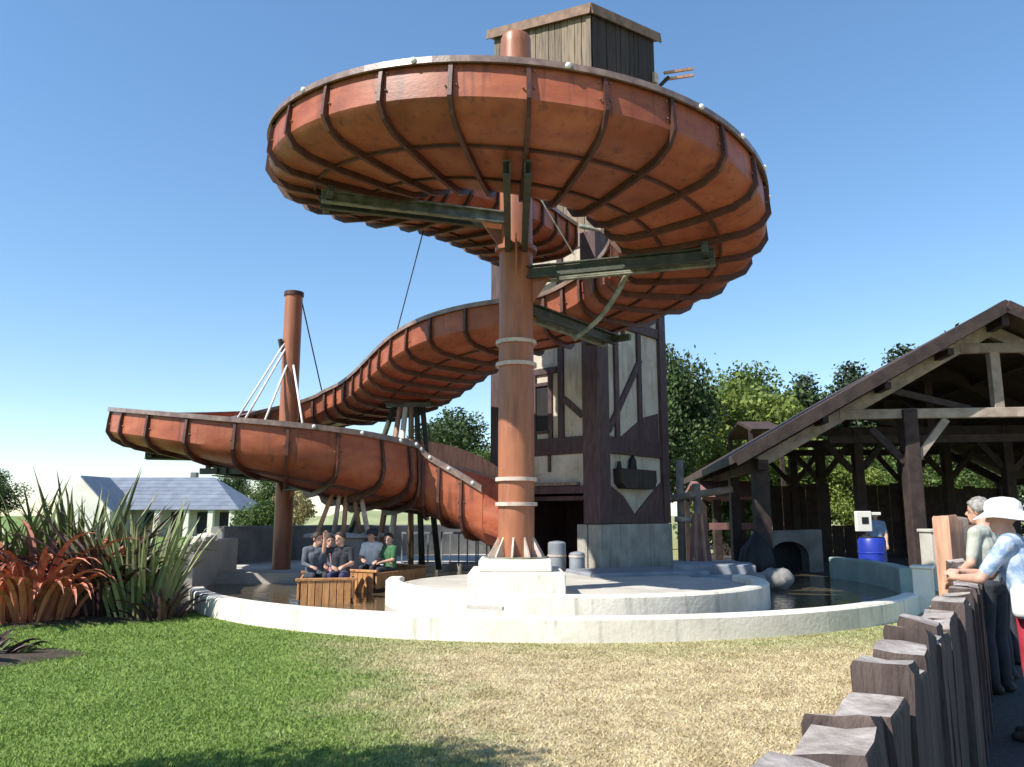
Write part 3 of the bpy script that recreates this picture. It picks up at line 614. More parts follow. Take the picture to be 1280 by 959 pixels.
# half-height rear boarding of the shed, board by board, raised and near-black to darken the inside
for k in range(24):
    w = .7 + k * .46; hgt = 2.75 + jit(.12)
    if 5.2 < w < 6.6: hgt = 1.2
    obj('board', MB().box(sp(w, DEP - .35, hgt / 2), (.44, .05, hgt), math.atan2(SW.y, SW.x)), 'shed_timber', shed)
# things standing in or before the shed
def block(name, label, cat, parts, loc, group=None):
    t = thing(name, label, cat, loc, group)
    for (nm, mb, mt, bv) in parts: obj(nm, mb, mt, t, bevel=bv, auto=bv == 0)
    return t
p = sp(3.25, -2.2, 0); block('masonry_pier', 'pale grey square pier standing at the front of the shed', 'pier', [('shaft', MB().box(p + Vector((0, 0, .62)), (.42, .42, 1.24), .1), 'pale_concrete', .02), ('cap', MB().box(p + Vector((0, 0, 1.275)), (.48, .48, .07), .1), 'pale_concrete', .015)], tuple(p))
p = sp(4.3, -2.4, 0); block('board_screen', 'dull red board screen between the pale pier and the palisade', 'screen', [('panel', MB().box(p + Vector((0, 0, .72)), (1.0, .06, 1.4), .05), 'red_panel', .01), ('frame', MB().box(p + Vector((0, 0, 1.45)), (1.06, .09, .06), .05), 'shed_timber', .01), ('post', MB().box(p + Vector((-.5, .05, .72)), (.08, .08, 1.44), .05), 'shed_timber', .01)], tuple(p))
p = sp(2.35, -.9, 0); block('blue_drum', 'bright blue plastic drum with ribs under the shed front', 'drum', [('shell', MB().lathe(p, [(.28, 0), (.31, .05), (.31, .36), (.325, .38), (.31, .4), (.31, .72), (.325, .74), (.31, .76), (.31, 1.02), (.27, 1.08)], 24), 'blue_plastic', 0), ('lid', MB().lathe(p, [(.27, 1.081), (.27, 1.1), (.2, 1.11)], 24), 'black', 0)], tuple(p))
p = sp(2.3, -.55, 0); block('price_board', 'small white notice box with dark square on a post above the blue drum', 'notice board', [('box', MB().box(p + Vector((0, 0, 1.46)), (.36, .14, .48)), 'cottage_white', .015), ('screen', MB().box(p + Vector((.02, -.075, 1.48)), (.16, .01, .16)), 'black', 0.002), ('arm', MB().box(p + Vector((.3, 0, 1.64)), (.24, .1, .07)), 'cottage_white', .01), ('post', MB().box(p + Vector((0, .02, .6)), (.09, .09, 1.2)), 'shed_timber', .01)], tuple(p))
# arched stone oven-like structure
p = sp(1.3, 3.4, 0); t = thing('stone_arch', 'low grey rendered arch with dark opening deep in the shed', 'arch', tuple(p))
m = MB(); N_ = 12; out = [(-.9, 0), (-.9, 1.15), (.95, 1.2), (.95, 0), (.55, 0)] + [(.55 * math.cos(math.pi * i / N_), .45 + .42 * math.sin(math.pi * i / N_)) for i in range(N_ + 1)] + [(-.55, 0)]
m.tube_raw([[p + Vector((u, d, z)) for u, z in out] for d in (-.3, .3)]); obj('masonry', m, 'grey_concrete', t)
obj('back', MB().box(p + Vector((0, .34, .5)), (1.3, .05, .96)), 'black', t)
# boulders
def rock(loc, r, label, sq=.8):
    b = bmesh.new(); bmesh.ops.create_icosphere(b, subdivisions=3, radius=1)
    sd = Vector((jit(20), jit(20), jit(20)))
    for v in b.verts:
        k = 1 + .28 * noise.noise(v.co * 1.6 + sd) + .08 * noise.noise(v.co * 5 + sd); v.co = Vector((v.co.x * r * k, v.co.y * r * k, v.co.z * r * k * sq))
    for f in b.faces: f.smooth = True
    me = bpy.data.meshes.new('boulder'); b.to_mesh(me); b.free(); me.materials.append(MATS['stone']); o = link(bpy.data.objects.new('boulder', me)); o.location = (loc[0], loc[1], loc[2] + r * sq * .7); return tag(o, label, 'boulder')
rock((5.35, 16.4, .12), .34, 'rounded pale boulder behind the right end of the white basin'); rock((4.75, 15.9, .2), .22, 'small grey boulder inside the channel near the basin')
rock((4.9, 17.2, .1), .28, 'flat grey boulder beside the stone apron slabs', .55)
# rustic log frame between tower and shed
p = Vector((5.0, 21.5, 0)); t = thing('log_frame', 'rustic frame of weathered logs and red draped timber beside the tower', 'log frame', tuple(p))
obj('upright', MB().tube([p + Vector((0, 0, 0)), p + Vector((.02, 0, 1.4)), p + Vector((-.02, 0, 2.45))], [.15, .12, .11], 10), 'shed_grey', t, smooth=True)
obj('upright', MB().tube([p + Vector((-.42, .2, .0)), p + Vector((-.4, .2, 3.1))], [.11, .1], 10), 'shed_grey', t, smooth=True)
obj('cross_log', MB().tube([p + Vector((-.7, 0, 2.05)), p + Vector((.95, 0, 2.3))], [.11, .1], 10), 'shed_grey', t, smooth=True)
obj('cross_log', MB().tube([p + Vector((-.6, .1, 1.5)), p + Vector((.2, .1, 1.45))], [.08, .08], 10), 'band', t, smooth=True)
for k in range(5): obj('slat', MB().beam(p + Vector((-.26 + .13 * k, -.16, .25)), p + Vector((-.13 + .06 * k, -.12, 1.65)), .1, .05), 'red_wood' if k % 2 else 'red_panel', t)
obj('base', MB().box(p + Vector((0, 0, .2)), (2.0, 1.0, .4)), 'pale_concrete', t, bevel=.03)
# dark lean-to roofs beyond the shed's left eave
for (x, y, w, d, z, lab) in ((7.3, 27.5, 2.2, 3, 2.1, 'small red tiled lean-to roof on dark posts beyond the log frame'), (11.4, 37, 1.5, 4, 5.3, 'dark ridge of a low building rising above the shed eave')):
    t = thing('lean_to', lab, 'lean-to', (x, y, 0)); P = [[Vector((x + sx * w / 2, y - d / 2, z)), Vector((x + sx * w / 2, y, z + .55)), Vector((x + sx * w / 2, y, z + .67)), Vector((x + sx * w / 2, y - d / 2 - .1, z + .1))] for sx in (-1, 1)]
    obj('roof', MB().tube_raw(P), 'red_panel' if z < 3 else 'shed_roof', t); P = [[q + Vector((0, 2 * (y - q.y), 0)) for q in r_] for r_ in P]; obj('roof', MB().tube_raw(P), 'red_panel' if z < 3 else 'shed_roof', t)
    for sx in (-1, 1):
        for sy in (-1, 1): obj('post', MB().beam((x + sx * w * .45, y + sy * d * .42, 0), (x + sx * w * .45, y + sy * d * .42, z + .12), .16, .16), 'shed_timber', t)
    obj('rail', MB().beam((x - w * .45, y - d * .42, 1.25), (x + w * .45, y - d * .42, 1.25), .08, .22), 'red_panel', t)

# ------------------------------------------------------------------ cottage far left
p = Vector((-25.5, 62, 0)); cot = thing('white_cottage', 'long white cottage with blue-grey slate roof and verandah beyond the flax', 'cottage', tuple(p))
CS = 0
x0, x1, yf, yb, ze, zr = -32.6, -20.6, 60, 67, 2.0, 4.6
obj('wall', MB().box(((x0 + x1) / 2 - .3, (yf + yb) / 2 + .6, 1.05), (x1 - x0 - 1.8, yb - yf - 1.6, 2.1)), 'cottage_white', cot)
xr0, xr1 = x0 + .3, x1 - 3.2; ym = (yf + yb) / 2
rows = 9
for k in range(rows):                                      # slate courses of the front slope, lapped
    t0, t1 = k / rows, (k + 1) / rows + .03
    def rp_(t, lift): return [Vector((x0 - .3, yf - .3 + (ym - yf + .3) * t, ze + (zr - ze) * t + lift)), Vector((x1 + .2 - (x1 + .2 - xr1) * t, yf - .3 + (ym - yf + .3) * t, ze + (zr - ze) * t + lift))]
    a, b = rp_(t0, .05), rp_(min(t1, 1), .0); dz = Vector((0, 0, -.05))
    obj('slate_course', MB().hexa([a[0] + dz, a[1] + dz, b[1] + dz, b[0] + dz, a[0], a[1], b[1], b[0]]), 'slate', cot)
obj('rear_slope', MB().add([(x0 - .3, yb + .3, ze), (x1 + .2, yb + .3, ze), (xr1, ym, zr), (x0 - .3, ym, zr)], [(0, 1, 2, 3)]), 'slate', cot)
obj('hip_slope', MB().add([(x1 + .2, yf - .3, ze), (x1 + .2, yb + .3, ze), (xr1, ym, zr)], [(0, 1, 2)]), 'slate', cot)
obj('gable_wall', MB().tube_raw([[Vector((x0 + d, yf - .1, 0)), Vector((x0 + d, yb, 0)), Vector((x0 + d, yb, ze - .05)), Vector((x0 + d, ym, zr - .1)), Vector((x0 + d, yf - .1, ze - .05))] for d in (0, .25)]), 'cottage_white', cot)
# front wing gable facing the viewer
m = MB(); m.tube_raw([[Vector((-32.9, 57.6 + d, 0)), Vector((-29.0, 57.6 + d, 0)), Vector((-29.0, 57.6 + d, 2.1)), Vector((-31.2, 57.6 + d, 4.3)), Vector((-32.9, 57.6 + d, 2.3))] for d in (0, 3.4)]); obj('wing_gable', m, 'cottage_white', cot)
m = MB(); m.add([(-31.2, 57.3, 4.45), (-31.2, 61.5, 4.5), (-28.7, 61.5, 2.0), (-28.7, 57.3, 1.9), (-31.2, 57.3, 4.33), (-28.7, 57.3, 1.78)], [(0, 1, 2, 3), (0, 3, 5, 4)]); obj('wing_roof', m, 'slate', cot)
for x in (-26.6, -24.4, -22.6, -21.0): obj('column', MB().box((x, yf + .05, 1.0), (.42, .42, 2.0)), 'cottage_white', cot, bevel=.04)
for x in (-27.6, -25.5, -23.5, -21.8): obj('window', MB().box((x, 60.92, 1.05), (.95, .1, 1.6)), 'black', cot)
obj('chimney', MB().box((-25.6, ym + .4, zr + .12), (.5, .5, .6)), 'grey_concrete', cot, bevel=.03)
# low grassy bank beyond the slide
m = MB(); P = []
for i in range(25):
    x = -12.8 + i * .8
    for (y, z) in ((36, 0), (39, (1.2 + .15 * math.sin(i * .6)) * min(1, i / 4)), (46, (1.85 + .15 * math.sin(i * .35 + 1)) * min(1, i / 4)), (70, 1.9 * min(1, i / 4)), (90, 0)): P.append((x, y, z if 0 < i < 24 else 0))
m.add(P, [(i * 5 + j, (i + 1) * 5 + j, (i + 1) * 5 + j + 1, i * 5 + j + 1) for i in range(24) for j in range(4)])
mat('field', (.30, .33, .17), (.23, .26, .12), .6, .9, .2, 5); obj('terrain', m, 'field', smooth=True, kind='structure')

# ------------------------------------------------------------------ trees
def crown_mesh(name, seed, w, h, mname, nblob=26, nleaf=5200, ls=.24, low=.0, conical=False):
    r = np.random.default_rng(seed); C = []
    for _ in range(nblob):
        while True:
            q = r.uniform(-1, 1, 3)
            if np.dot(q, q) < 1: break
        zz = (q[2] + 1) / 2
        if conical: k = (1 - zz) * .95 + .05; C.append((q[0] * k * w * .5, q[1] * k * w * .5, zz * h, w * (.13 + .10 * (1 - zz))))
        else:
            C.append((q[0] * w * .40, q[1] * w * .40, low + (h - low) * (.14 + .76 * zz) * (1 - .12 * (q[0] ** 2 + q[1] ** 2)), w * r.uniform(.11, .2)))
    C = np.array(C); idx = r.integers(0, nblob, nleaf); d = r.normal(size=(nleaf, 3)); d /= np.linalg.norm(d, axis=1)[:, None]
    rad = C[idx, 3] * (r.random(nleaf) ** .45) * 1.12; rad = np.where(r.random(nleaf) < .06, rad * 1.35, rad)
    P = C[idx, :3] + d * rad[:, None] * np.array([1, 1, .85])
    a = r.normal(size=(nleaf, 3)); a = a + d * .3; a /= np.linalg.norm(a, axis=1)[:, None]; b = np.cross(a, r.normal(size=(nleaf, 3))); b /= np.linalg.norm(b, axis=1)[:, None]
    s = (ls * r.uniform(.55, 1.25, nleaf))[:, None]
    V = np.stack([P - a * s * .5, P + b * s * .32, P + a * s * .6, P - b * s * .32], 1)
    return tri_mesh(name, V, 4, mname), C
def trunk_mesh(name, seed, h, C, r0):
    random.seed(seed); m = MB(); top = h * .72; pts = [Vector((jit(.08) * i, jit(.08) * i, top * i / 5)) for i in range(6)]
    m.tube(pts, [r0 * (1.25 - .2 * i) if i else r0 * 1.5 for i in range(6)], 8)
    for c in C[::3]:
        k = min(4, max(1, int(c[2] / top * 5 * .6))); a = pts[k]; b = Vector(c[:3]); mid = (a + b) / 2 + Vector((0, 0, .15 * h * .3))
        m.tube([a, mid, b], [r0 * .42, r0 * .26, r0 * .08], 6)
    return m.mesh(name, 'bark', True)
KIND = {}
for key, sd, w, h, mt, nb, nl, ls, low, con in (('dark', 11, 6.5, 9.0, 'leaf_dark', 46, 17000, .2, 1.2, False), ('mid', 12, 6.5, 8.0, 'leaf_mid', 46, 17000, .2, 1.0, False), ('bright', 13, 6.0, 7.0, 'leaf_bright', 40, 15000, .2, .8, False),
                                        ('conifer', 14, 4.6, 10, 'conifer', 75, 17000, .21, 0, True), ('yellow', 15, 5, 5, 'leaf_yellow', 24, 5000, .25, .3, False), ('bush', 16, 4, 3.2, 'leaf_mid', 22, 4500, .2, 0, False)):
    me, C = crown_mesh('crown_' + key, sd, w, h, mt, nb, nl, ls, low, con); KIND[key] = (me, trunk_mesh('trunk_' + key, sd, h, C, .22 if h > 6 else .12), h)
def tree(key, name, label, x, y, h, wk=1.0, rot=None, group=None, z=0):
    me, tr, h0 = KIND[key]; s = h / h0; t = thing(name, label, 'bush' if key == 'bush' else 'tree', (x, y, z), group); t.scale = (s * wk, s * wk, s); t.rotation_euler.z = random.uniform(0, 6.28) if rot is None else rot
    for nm, mm in (('trunk', tr), ('crown', me)):
        o = link(bpy.data.objects.new(nm, mm)); o.parent = t
    return t
random.seed(3)
tree('dark', 'tree', 'tall dark green broadleaf tree rising directly behind the tower', 7.2, 38, 10.2, .85)
tree('bright', 'tree', 'bright yellow-green tree between the dark trees beyond the shed', 12.4, 42, 9.2)
tree('mid', 'tree', 'rounded mid-green tree with a broad crown beyond the shed eave', 15.2, 50, 11.6, .95)
tree('dark', 'tree', 'dark tree standing behind the bright yellow-green one', 12.0, 54, 11.0)
tree('conifer', 'pine_tree', 'slim dark pine beside the rounded mid-green tree, above the shed roof', 18.4, 49, 10.6, 1.1, group='pines behind the shed')
tree('conifer', 'pine_tree', 'slim dark pine between two other pines above the shed roof slope', 21.4, 49, 11.3, 1.15, group='pines behind the shed')
tree('conifer', 'pine_tree', 'broad dark pine highest above the shed roof', 24.4, 48, 12.2, 1.3)
tree('conifer', 'pine_tree', 'dark pine close to the shed ridge', 28.0, 48, 13.2, 1.3)
tree('mid', 'tree', 'green tree seen through the shed between the left posts', 14.5, 42, 6.5, 1.1, group='trees behind the shed')
tree('mid', 'tree', 'green tree seen through the shed behind the main front post', 19, 43, 6.5, 1.2, group='trees behind the shed')
tree('mid', 'tree', 'green tree seen through the shed beyond the king post bay', 23.5, 43, 6.8, 1.2, group='trees behind the shed')
tree('mid', 'tree', 'broad rounded green tree just above the shed roof slope', 20.5, 56, 11.0, 1.2)
tree('dark', 'tree', 'dark rounded tree behind the pines over the shed', 26.0, 56, 12.2, 1.2)
tree('bright', 'tree', 'pale green tree seen through the middle of the shed', 17, 39.5, 4.6, 1.1)
tree('dark', 'tree', 'dense dark green tree between the slide run and the tower', -3.0, 42, 7.6, 1.15)
tree('mid', 'tree', 'lighter green tree low beside the tower foot', -1.4, 38, 4.9, 1.1)
tree('mid', 'tree', 'small olive green tree beside the cottage end', -23.0, 78, 6.6, 1.1)
tree('yellow', 'tree', 'pale yellowish shrub tree right of the cottage', -19.2, 70, 4.6, .95)
tree('dark', 'tree', 'dark tree tuft peeping over the cottage roof ridge', -29.5, 84, 6.6, .9)
tree('dark', 'tree', 'dark rounded tree at the far end behind the tall flax', -41, 62, 5.6, 1.5)
tree('bush', 'bush', 'clipped green bush beyond the retaining wall', -14.5, 46, 2.6, 1.2)
tree('bush', 'bush', 'green bush beside the lean-to behind the log frame', 8.6, 33, 3.0, 1.0)
# the tree beside the photographer whose shadow falls on the lawn
tree('mid', 'tree', 'broad tree left of the lawn casting a shadow on the grass', -4.45, 2.42, 5.4, .66, rot=1.1)

# ------------------------------------------------------------------ flax clumps, leaf by leaf
def leaf_mesh(name, L, w, bend, fold, mname, seed):
    random.seed(seed); m = MB(); n = 9; P = []; ang = 0; p = Vector((0, 0, 0)); tilt = R(8)
    for i in range(n + 1):
        t = i / n; ww = w * (.55 + .45 * min(1, t * 4)) * (1 - t ** 3.2) + .002
        a = tilt + bend * t ** 1.7; d = Vector((math.sin(a), 0, math.cos(a)));
        nn = Vector((math.cos(a), 0, -math.sin(a)))
        P.append([p + Vector((0, -ww / 2, 0)), p + nn * fold * ww, p + Vector((0, ww / 2, 0)), p + nn * (fold * ww + .004)]); p = p + d * (L / n)
    m.tube_raw(P); return m.mesh(name, mname)
def flax(label, c, spec, spread, name='flax_clump'):
    t = thing(name, label, 'flax', c); k = 0
    for (mname, n, Ls, bends, tilt, rad) in spec:
        var = [leaf_mesh('leaf', Ls[0] + (Ls[1] - Ls[0]) * i / 5, (.095 if mname == 'flax_orange' else .08) + .03 * (i % 3) / 2, bends[0] + (bends[1] - bends[0]) * ((i * 5) % 6) / 5, .32, mname, 50 + i) for i in range(6)]
        for i in range(n):
            o = link(bpy.data.objects.new('leaf', var[random.randrange(6)])); o.parent = t
            a = 2 * math.pi * (i * .618 + random.random() * .12); r = rad * math.sqrt(random.random())
            o.location = (math.cos(a) * r, math.sin(a) * r, -.03); o.rotation_euler = (jit(.1), tilt * (r / max(rad, .01)) + jit(.13), a + jit(.5)); s = random.uniform(.8, 1.12); o.scale = (s, s, s)
    return t
flax('tall grey-green flax clump at the back of the planting bed', (-7.75, 14.5, 0), [('flax_green', 85, (1.8, 2.45), (.05, .75), .22, .6)], 1)
flax('second tall green flax clump behind the orange-leaved one', (-8.9, 14.0, 0), [('flax_green', 75, (1.7, 2.3), (.1, .8), .25, .6)], 1)
flax('orange-red drooping flax clump on the edge of the lawn', (-7.55, 12.75, 0), [('flax_orange', 170, (1.35, 2.0), (1.4, 2.6), .32, .70), ('flax_lime', 16, (.7, 1.0), (1.2, 2.0), .4, .5)], 1)
flax('dark bronze flax clump between the orange and the lime green ones', (-6.65, 13.15, 0), [('flax_bronze', 85, (1.5, 2.0), (.7, 2.1), .25, .4), ('dry_leaf', 14, (1.2, 1.7), (1.6, 2.6), .3, .4)], 1)
flax('lime green upright flax clump next to the white pool wall', (-6.0, 13.1, 0), [('flax_lime', 95, (1.3, 1.85), (.1, .6), .2, .42), ('flax_green', 20, (1.0, 1.4), (.4, 1.0), .3, .4)], 1)
flax('dark bronze flax clump at the end of the bed', (-8.7, 12.8, 0), [('flax_bronze', 60, (1.3, 1.8), (.6, 1.9), .3, .5), ('flax_green', 20, (1.4, 1.9), (.2, .9), .3, .4)], 1)
flax('small dark reddish tuft at the foot of the lime green flax', (-5.5, 12.75, 0), [('flax_bronze', 30, (.5, .9), (.5, 1.6), .45, .3)], 1)
# planting bed soil
def blob_sheet(c, rx, ry, z, hgt, mname, name, n=40):
    m = MB(); P = [(c[0], c[1], z + hgt)]
    for ring, k in ((.55, .75), (1.0, 0)):
        for i in range(n):
            a = 2 * math.pi * i / n; w = 1 + .1 * math.sin(3 * a + c[0]) + .06 * math.sin(7 * a); P.append((c[0] + math.cos(a) * rx * ring * w, c[1] + math.sin(a) * ry * ring * w, z + hgt * k))
    m.add(P, [(0, 1 + i, 1 + (i + 1) % n) for i in range(n)] + [(1 + i, 1 + n + i, 1 + n + (i + 1) % n, 1 + (i + 1) % n) for i in range(n)]); return obj(name, m, mname, smooth=True, kind='structure')
blob_sheet((-7.6, 13.7), 2.7, 1.75, .004, .05, 'soil', 'planting_bed'); blob_sheet((-6.05, 9.35), 1.0, .75, .004, .04, 'soil', 'planting_bed')
random.seed(12)
flax('low dark leafy plant in the small soil patch on the lawn', (-6.2, 9.35, .03), [('flax_bronze', 30, (.3, .55), (.8, 1.8), .7, .45), ('flax_green', 30, (.25, .5), (.8, 1.9), .8, .6)], 1, 'bedding_plant')

# ------------------------------------------------------------------ palisade
random.seed(21)
fence = thing('palisade_fence', 'palisade of rough weathered upright timbers of uneven height along the path', 'fence', tuple(fence_pt(3)))
def rough_post(p, w, l, h, yaw, cut):
    m = MB(); q = Matrix.Rotation(yaw, 3, 'Z'); rings = []; n = 3
    base = [(-1, -1), (-.1, -1.03), (1, -1), (1.03, 0), (1, 1), (0, 1.03), (-1, 1), (-1.02, .1)]
    for i, z in enumerate((0, h * .5, h * .86, h - .025, h)):
        s = 1 if i < 4 else .90; r_ = []
        for (u, v) in base: r_.append(p + q @ Vector((u * w / 2 * s + jit(.006), v * l / 2 * s + jit(.006), 0)) + Vector((0, 0, z + (cut[0] * u + cut[1] * v + jit(.006) if i > 2 else 0))))
        rings.append(r_)
    return m.tube_raw(rings)
y = .75; k = 0
while y < 9.6:
    p = fence_pt(y); d = (fence_pt(y + .1) - fence_pt(y - .1)).normalized(); yaw = math.atan2(d.y, d.x) - math.pi / 2 + jit(.06)
    l = random.uniform(.2, .3); h = 1.055 + jit(.06); 
    po = obj('post', rough_post(p + Vector((d.y, -d.x, 0)) * jit(.025), random.uniform(.17, .205), l, h, yaw, (jit(.015), jit(.02))), 'fence_wood', fence, auto=True)
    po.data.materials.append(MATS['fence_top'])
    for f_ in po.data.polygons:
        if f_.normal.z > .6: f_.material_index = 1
    y += (l + random.uniform(.012, .05)) * d.y; k += 1
for i, (x, y, h, w) in enumerate(((5.28, 9.75, 1.60, .2), (5.56, 10.1, 1.56, .17), (5.85, 10.5, 1.58, .17))):
    obj('tall_post', rough_post(Vector((x, y, 0)), w, w, h, .4 + jit(.2), (jit(.01), jit(.01))), 'red_wood' if i < 2 else 'shed_grey', fence, auto=True)

# ------------------------------------------------------------------ people
def capsule(m, a, b, ra, rb, n=12):
    a, b = Vector(a), Vector(b); t = (b - a); t = t.normalized() if t.length > 1e-6 else Vector((0, 0, 1)); u = Vector((1, 0, 0)) if abs(t.x) < .8 else Vector((0, 1, 0))
    l = u.cross(t).normalized(); u = t.cross(l); rings = []
    for c, r, rng_ in ((a, ra, (-85, -60, -30, 0)), (b, rb, (0, 30, 60, 85))):
        for d in rng_:
            k = math.cos(R(d)) * r; o = c + t * (math.sin(R(d)) * r); rings.append([o + l * (math.cos(2 * math.pi * j / n) * k) + u * (math.sin(2 * math.pi * j / n) * k) for j in range(n)])
    m.tube_raw(rings)
DEF = dict(pelvis=(0, 0, .95), waist=(0, 0, 1.10), chest=(0, .01, 1.29), neck=(0, 0, 1.46), head=(0, .025, 1.605),
           shL=(-.17, 0, 1.40), elL=(-.235, -.02, 1.12), wrL=(-.245, .07, .88), shR=(.17, 0, 1.40), elR=(.235, -.02, 1.12), wrR=(.245, .07, .88),
           hiL=(-.09, 0, .92), knL=(-.10, .02, .50), anL=(-.10, -.01, .09), hiR=(.09, 0, .92), knR=(.10, .02, .50), anR=(.10, -.01, .09))
def person(label, loc, yaw, J, shirt, legs, hair='dark_hair', sleeve='short', hat=None, bag=None, height=1.72, voxel=.013, look=0, group=None, shoe='shoe', hair_len=0):
    D = {k: Vector(v) for k, v in {**DEF, **J}.items()}; seg = []
    def S_(a, b, ra, rb, m): seg.append((Vector(a), Vector(b), ra, rb, m))
    S_(D['pelvis'] + Vector((-.07, 0, 0)), D['pelvis'] + Vector((.07, 0, 0)), .115, .115, legs)
    for k in (-1, 1):
        x = Vector((k * .06, 0, 0)); S_(D['pelvis'] + x + Vector((0, 0, .04)), D['waist'] + x, .112, .105, shirt); S_(D['waist'] + x, D['chest'] + x * 1.15, .105, .118, shirt)
    S_(D['chest'] + Vector((0, 0, .05)), (D['shL'] + D['shR']) / 2, .115, .085, shirt)
    S_((D['shL'] + D['shR']) / 2, D['neck'] + (D['head'] - D['neck']) * .35, .06, .055, 'skin')
    hd = D['head']; hx = Matrix.Rotation(look, 3, 'Z')
    def H(v): return hd + hx @ Vector(v)
    S_(H((0, -.015, .03)), H((0, .0, .03)), .092, .09, 'skin'); S_(H((0, .02, -.04)), H((0, .045, -.075)), .066, .045, 'skin')
    S_(H((0, .085, .0)), H((0, .103, -.025)), .012, .017, 'skin'); S_(H((-.02, .083, -.062)), H((.02, .083, -.062)), .011, .011, 'skin')
    for k in (-1, 1): S_(H((k * .088, -.005, .01)), H((k * .092, -.012, -.025)), .016, .012, 'skin')
    for k, s_ in (('L', -1), ('R', 1)):
        sh, el, wr = D['sh' + k], D['el' + k], D['wr' + k]
        S_((D['chest'] + sh) / 2 + Vector((0, 0, .05)), sh, .09, .068, shirt); mid = sh.lerp(el, .75)
        S_(sh, mid, .064, .052, shirt); S_(mid, el, .05 if sleeve == 'long' else .043, .042, shirt if sleeve == 'long' else 'skin'); S_(el, wr, .043, .029, shirt if sleeve == 'long' else 'skin')
        f = (wr - el).normalized(); up = Vector((0, 0, 1)) - f * f.z; up = up.normalized() if up.length > .2 else Vector((0, 1, 0)); lat = f.cross(up).normalized()
        pal = wr + f * .075
        for q in (-.024, 0, .024): S_(wr + lat * q * .6, pal + lat * q, .022, .02, 'skin')
        for i, (q, ln) in enumerate(((-.033, .062), (-.011, .075), (.011, .07), (.033, .055))):
            b0 = pal + lat * q; b1 = b0 + f * ln * .55 - up * .008; b2 = b1 + f * ln * .4 - up * ln * .38
            S_(b0, b1, .0105, .0095, 'skin'); S_(b1, b2, .0095, .008, 'skin')
        th = wr + f * .03 + lat * s_ * -.026; S_(th, th + f * .04 + lat * s_ * -.03, .013, .0105, 'skin'); S_(th + f * .04 + lat * s_ * -.03, th + f * .07 + lat * s_ * -.034 - up * .012, .0105, .009, 'skin')
        hi, kn, an = D['hi' + k], D['kn' + k], D['an' + k]
        S_(hi, kn, .092, .062, legs); S_(kn, kn.lerp(an, .35), .060, .062, legs); S_(kn.lerp(an, .35), an, .062, .042, legs)
        fw = Vector((0, 1, 0)); S_(an + Vector((0, -.03, -.045)), an + fw * .10 + Vector((0, 0, -.05)), .043, .038, shoe); S_(an + fw * .10 + Vector((0, 0, -.05)), an + fw * .17 + Vector((0, 0, -.055)), .038, .032, shoe)
    mb = MB()
    for (a, b, ra, rb, m_) in seg: capsule(mb, a, b, ra, rb)
    me = mb.mesh('body', None); tmp = link(bpy.data.objects.new('tmp', me)); rm = tmp.modifiers.new('r', 'REMESH'); rm.mode = 'VOXEL'; rm.voxel_size = voxel
    sm = tmp.modifiers.new('s', 'SMOOTH'); sm.factor = .5; sm.iterations = 2 if voxel < .011 else 1
    dg = bpy.context.evaluated_depsgraph_get(); dg.update(); body = bpy.data.meshes.new_from_object(tmp.evaluated_get(dg)); bpy.data.objects.remove(tmp)
    body.materials.clear(); names = []
    for sg in seg:
        if sg[4] not in names: names.append(sg[4]); body.materials.append(MATS[sg[4]])
    nf = len(body.polygons); C = np.empty(nf * 3, np.float32); body.polygons.foreach_get('center', C); C = C.reshape(-1, 3); best = np.full(nf, 1e9); idx = np.zeros(nf, np.int32)
    for (a, b, ra, rb, m_) in seg:
        A_, B_ = np.array(a), np.array(b); ab = B_ - A_; t = np.clip(((C - A_) @ ab) / max(ab @ ab, 1e-9), 0, 1); d = np.linalg.norm(C - (A_ + t[:, None] * ab), axis=1) - (ra + (rb - ra) * t)
        k = d < best; best[k] = d[k]; idx[k] = names.index(m_)
    body.polygons.foreach_set('material_index', idx); body.shade_smooth()
    sc = height / 1.72; t = thing('person', label, 'person', loc, group); t.rotation_euler.z = yaw; t.scale = (sc, sc, sc)
    def ch(name, mb_, m_, smooth=True):
        o = link(bpy.data.objects.new(name, mb_ if isinstance(mb_, bpy.types.Mesh) else mb_.mesh(name, m_, smooth))); o.parent = t; return o
    ch('body', body, None)
    if hair:
        m = MB(); rings = []
        for th in (3, 25, 48, 70, 92, 112):
            rr = [];
            for j in range(20):
                a = 2 * math.pi * j / 20; front = max(0, math.sin(a)); lim = th * (1 - .45 * front) + (hair_len * 40 * max(0, -math.sin(a)) if th > 100 else 0); k = .104 * (1 + .05 * math.sin(5 * a + th))
                rr.append(H((math.cos(a) * math.sin(R(min(lim, 150))) * k, -.012 + math.sin(a) * math.sin(R(min(lim, 150))) * k * 1.06, .03 + math.cos(R(min(lim, 150))) * k * 1.02)))
            rings.append(rr)
        ch('hair', MB().tube_raw(rings[::-1]), hair)
    for k in (-1, 1): ch('eye', MB().sphere(H((k * .033, .082, .012)), .011, 8, 6), 'black')
    if hat:
        kind, hm = hat; prof = [(.115, .035), (.118, .07), (.108, .115), (.07, .145), (.01, .155)]
        rings = [[H((math.cos(2 * math.pi * j / 24) * r, -.01 + math.sin(2 * math.pi * j / 24) * r * 1.1, z)) for j in range(24)] for r, z in prof]
        if kind == 'sun': rings = [[H((math.cos(2 * math.pi * j / 24) * r, -.01 + math.sin(2 * math.pi * j / 24) * r * 1.08, z + .012 * math.sin(2 * math.pi * j / 24 * 3))) for j in range(24)] for r, z in ((.112, .02), (.19, -.012), (.192, -.004), (.118, .045))] + rings
        hobj = ch('hat', MB().tube_raw(rings), hm)
        if kind == 'cap': ch('peak', MB().tube_raw([[H((u * .075, .085 + v * .085, .045 - .02 * v + z)) for u, v in ((-1, 0), (-.8, .75), (0, 1), (.8, .75), (1, 0))] for z in (0, .008)]), hm, False)
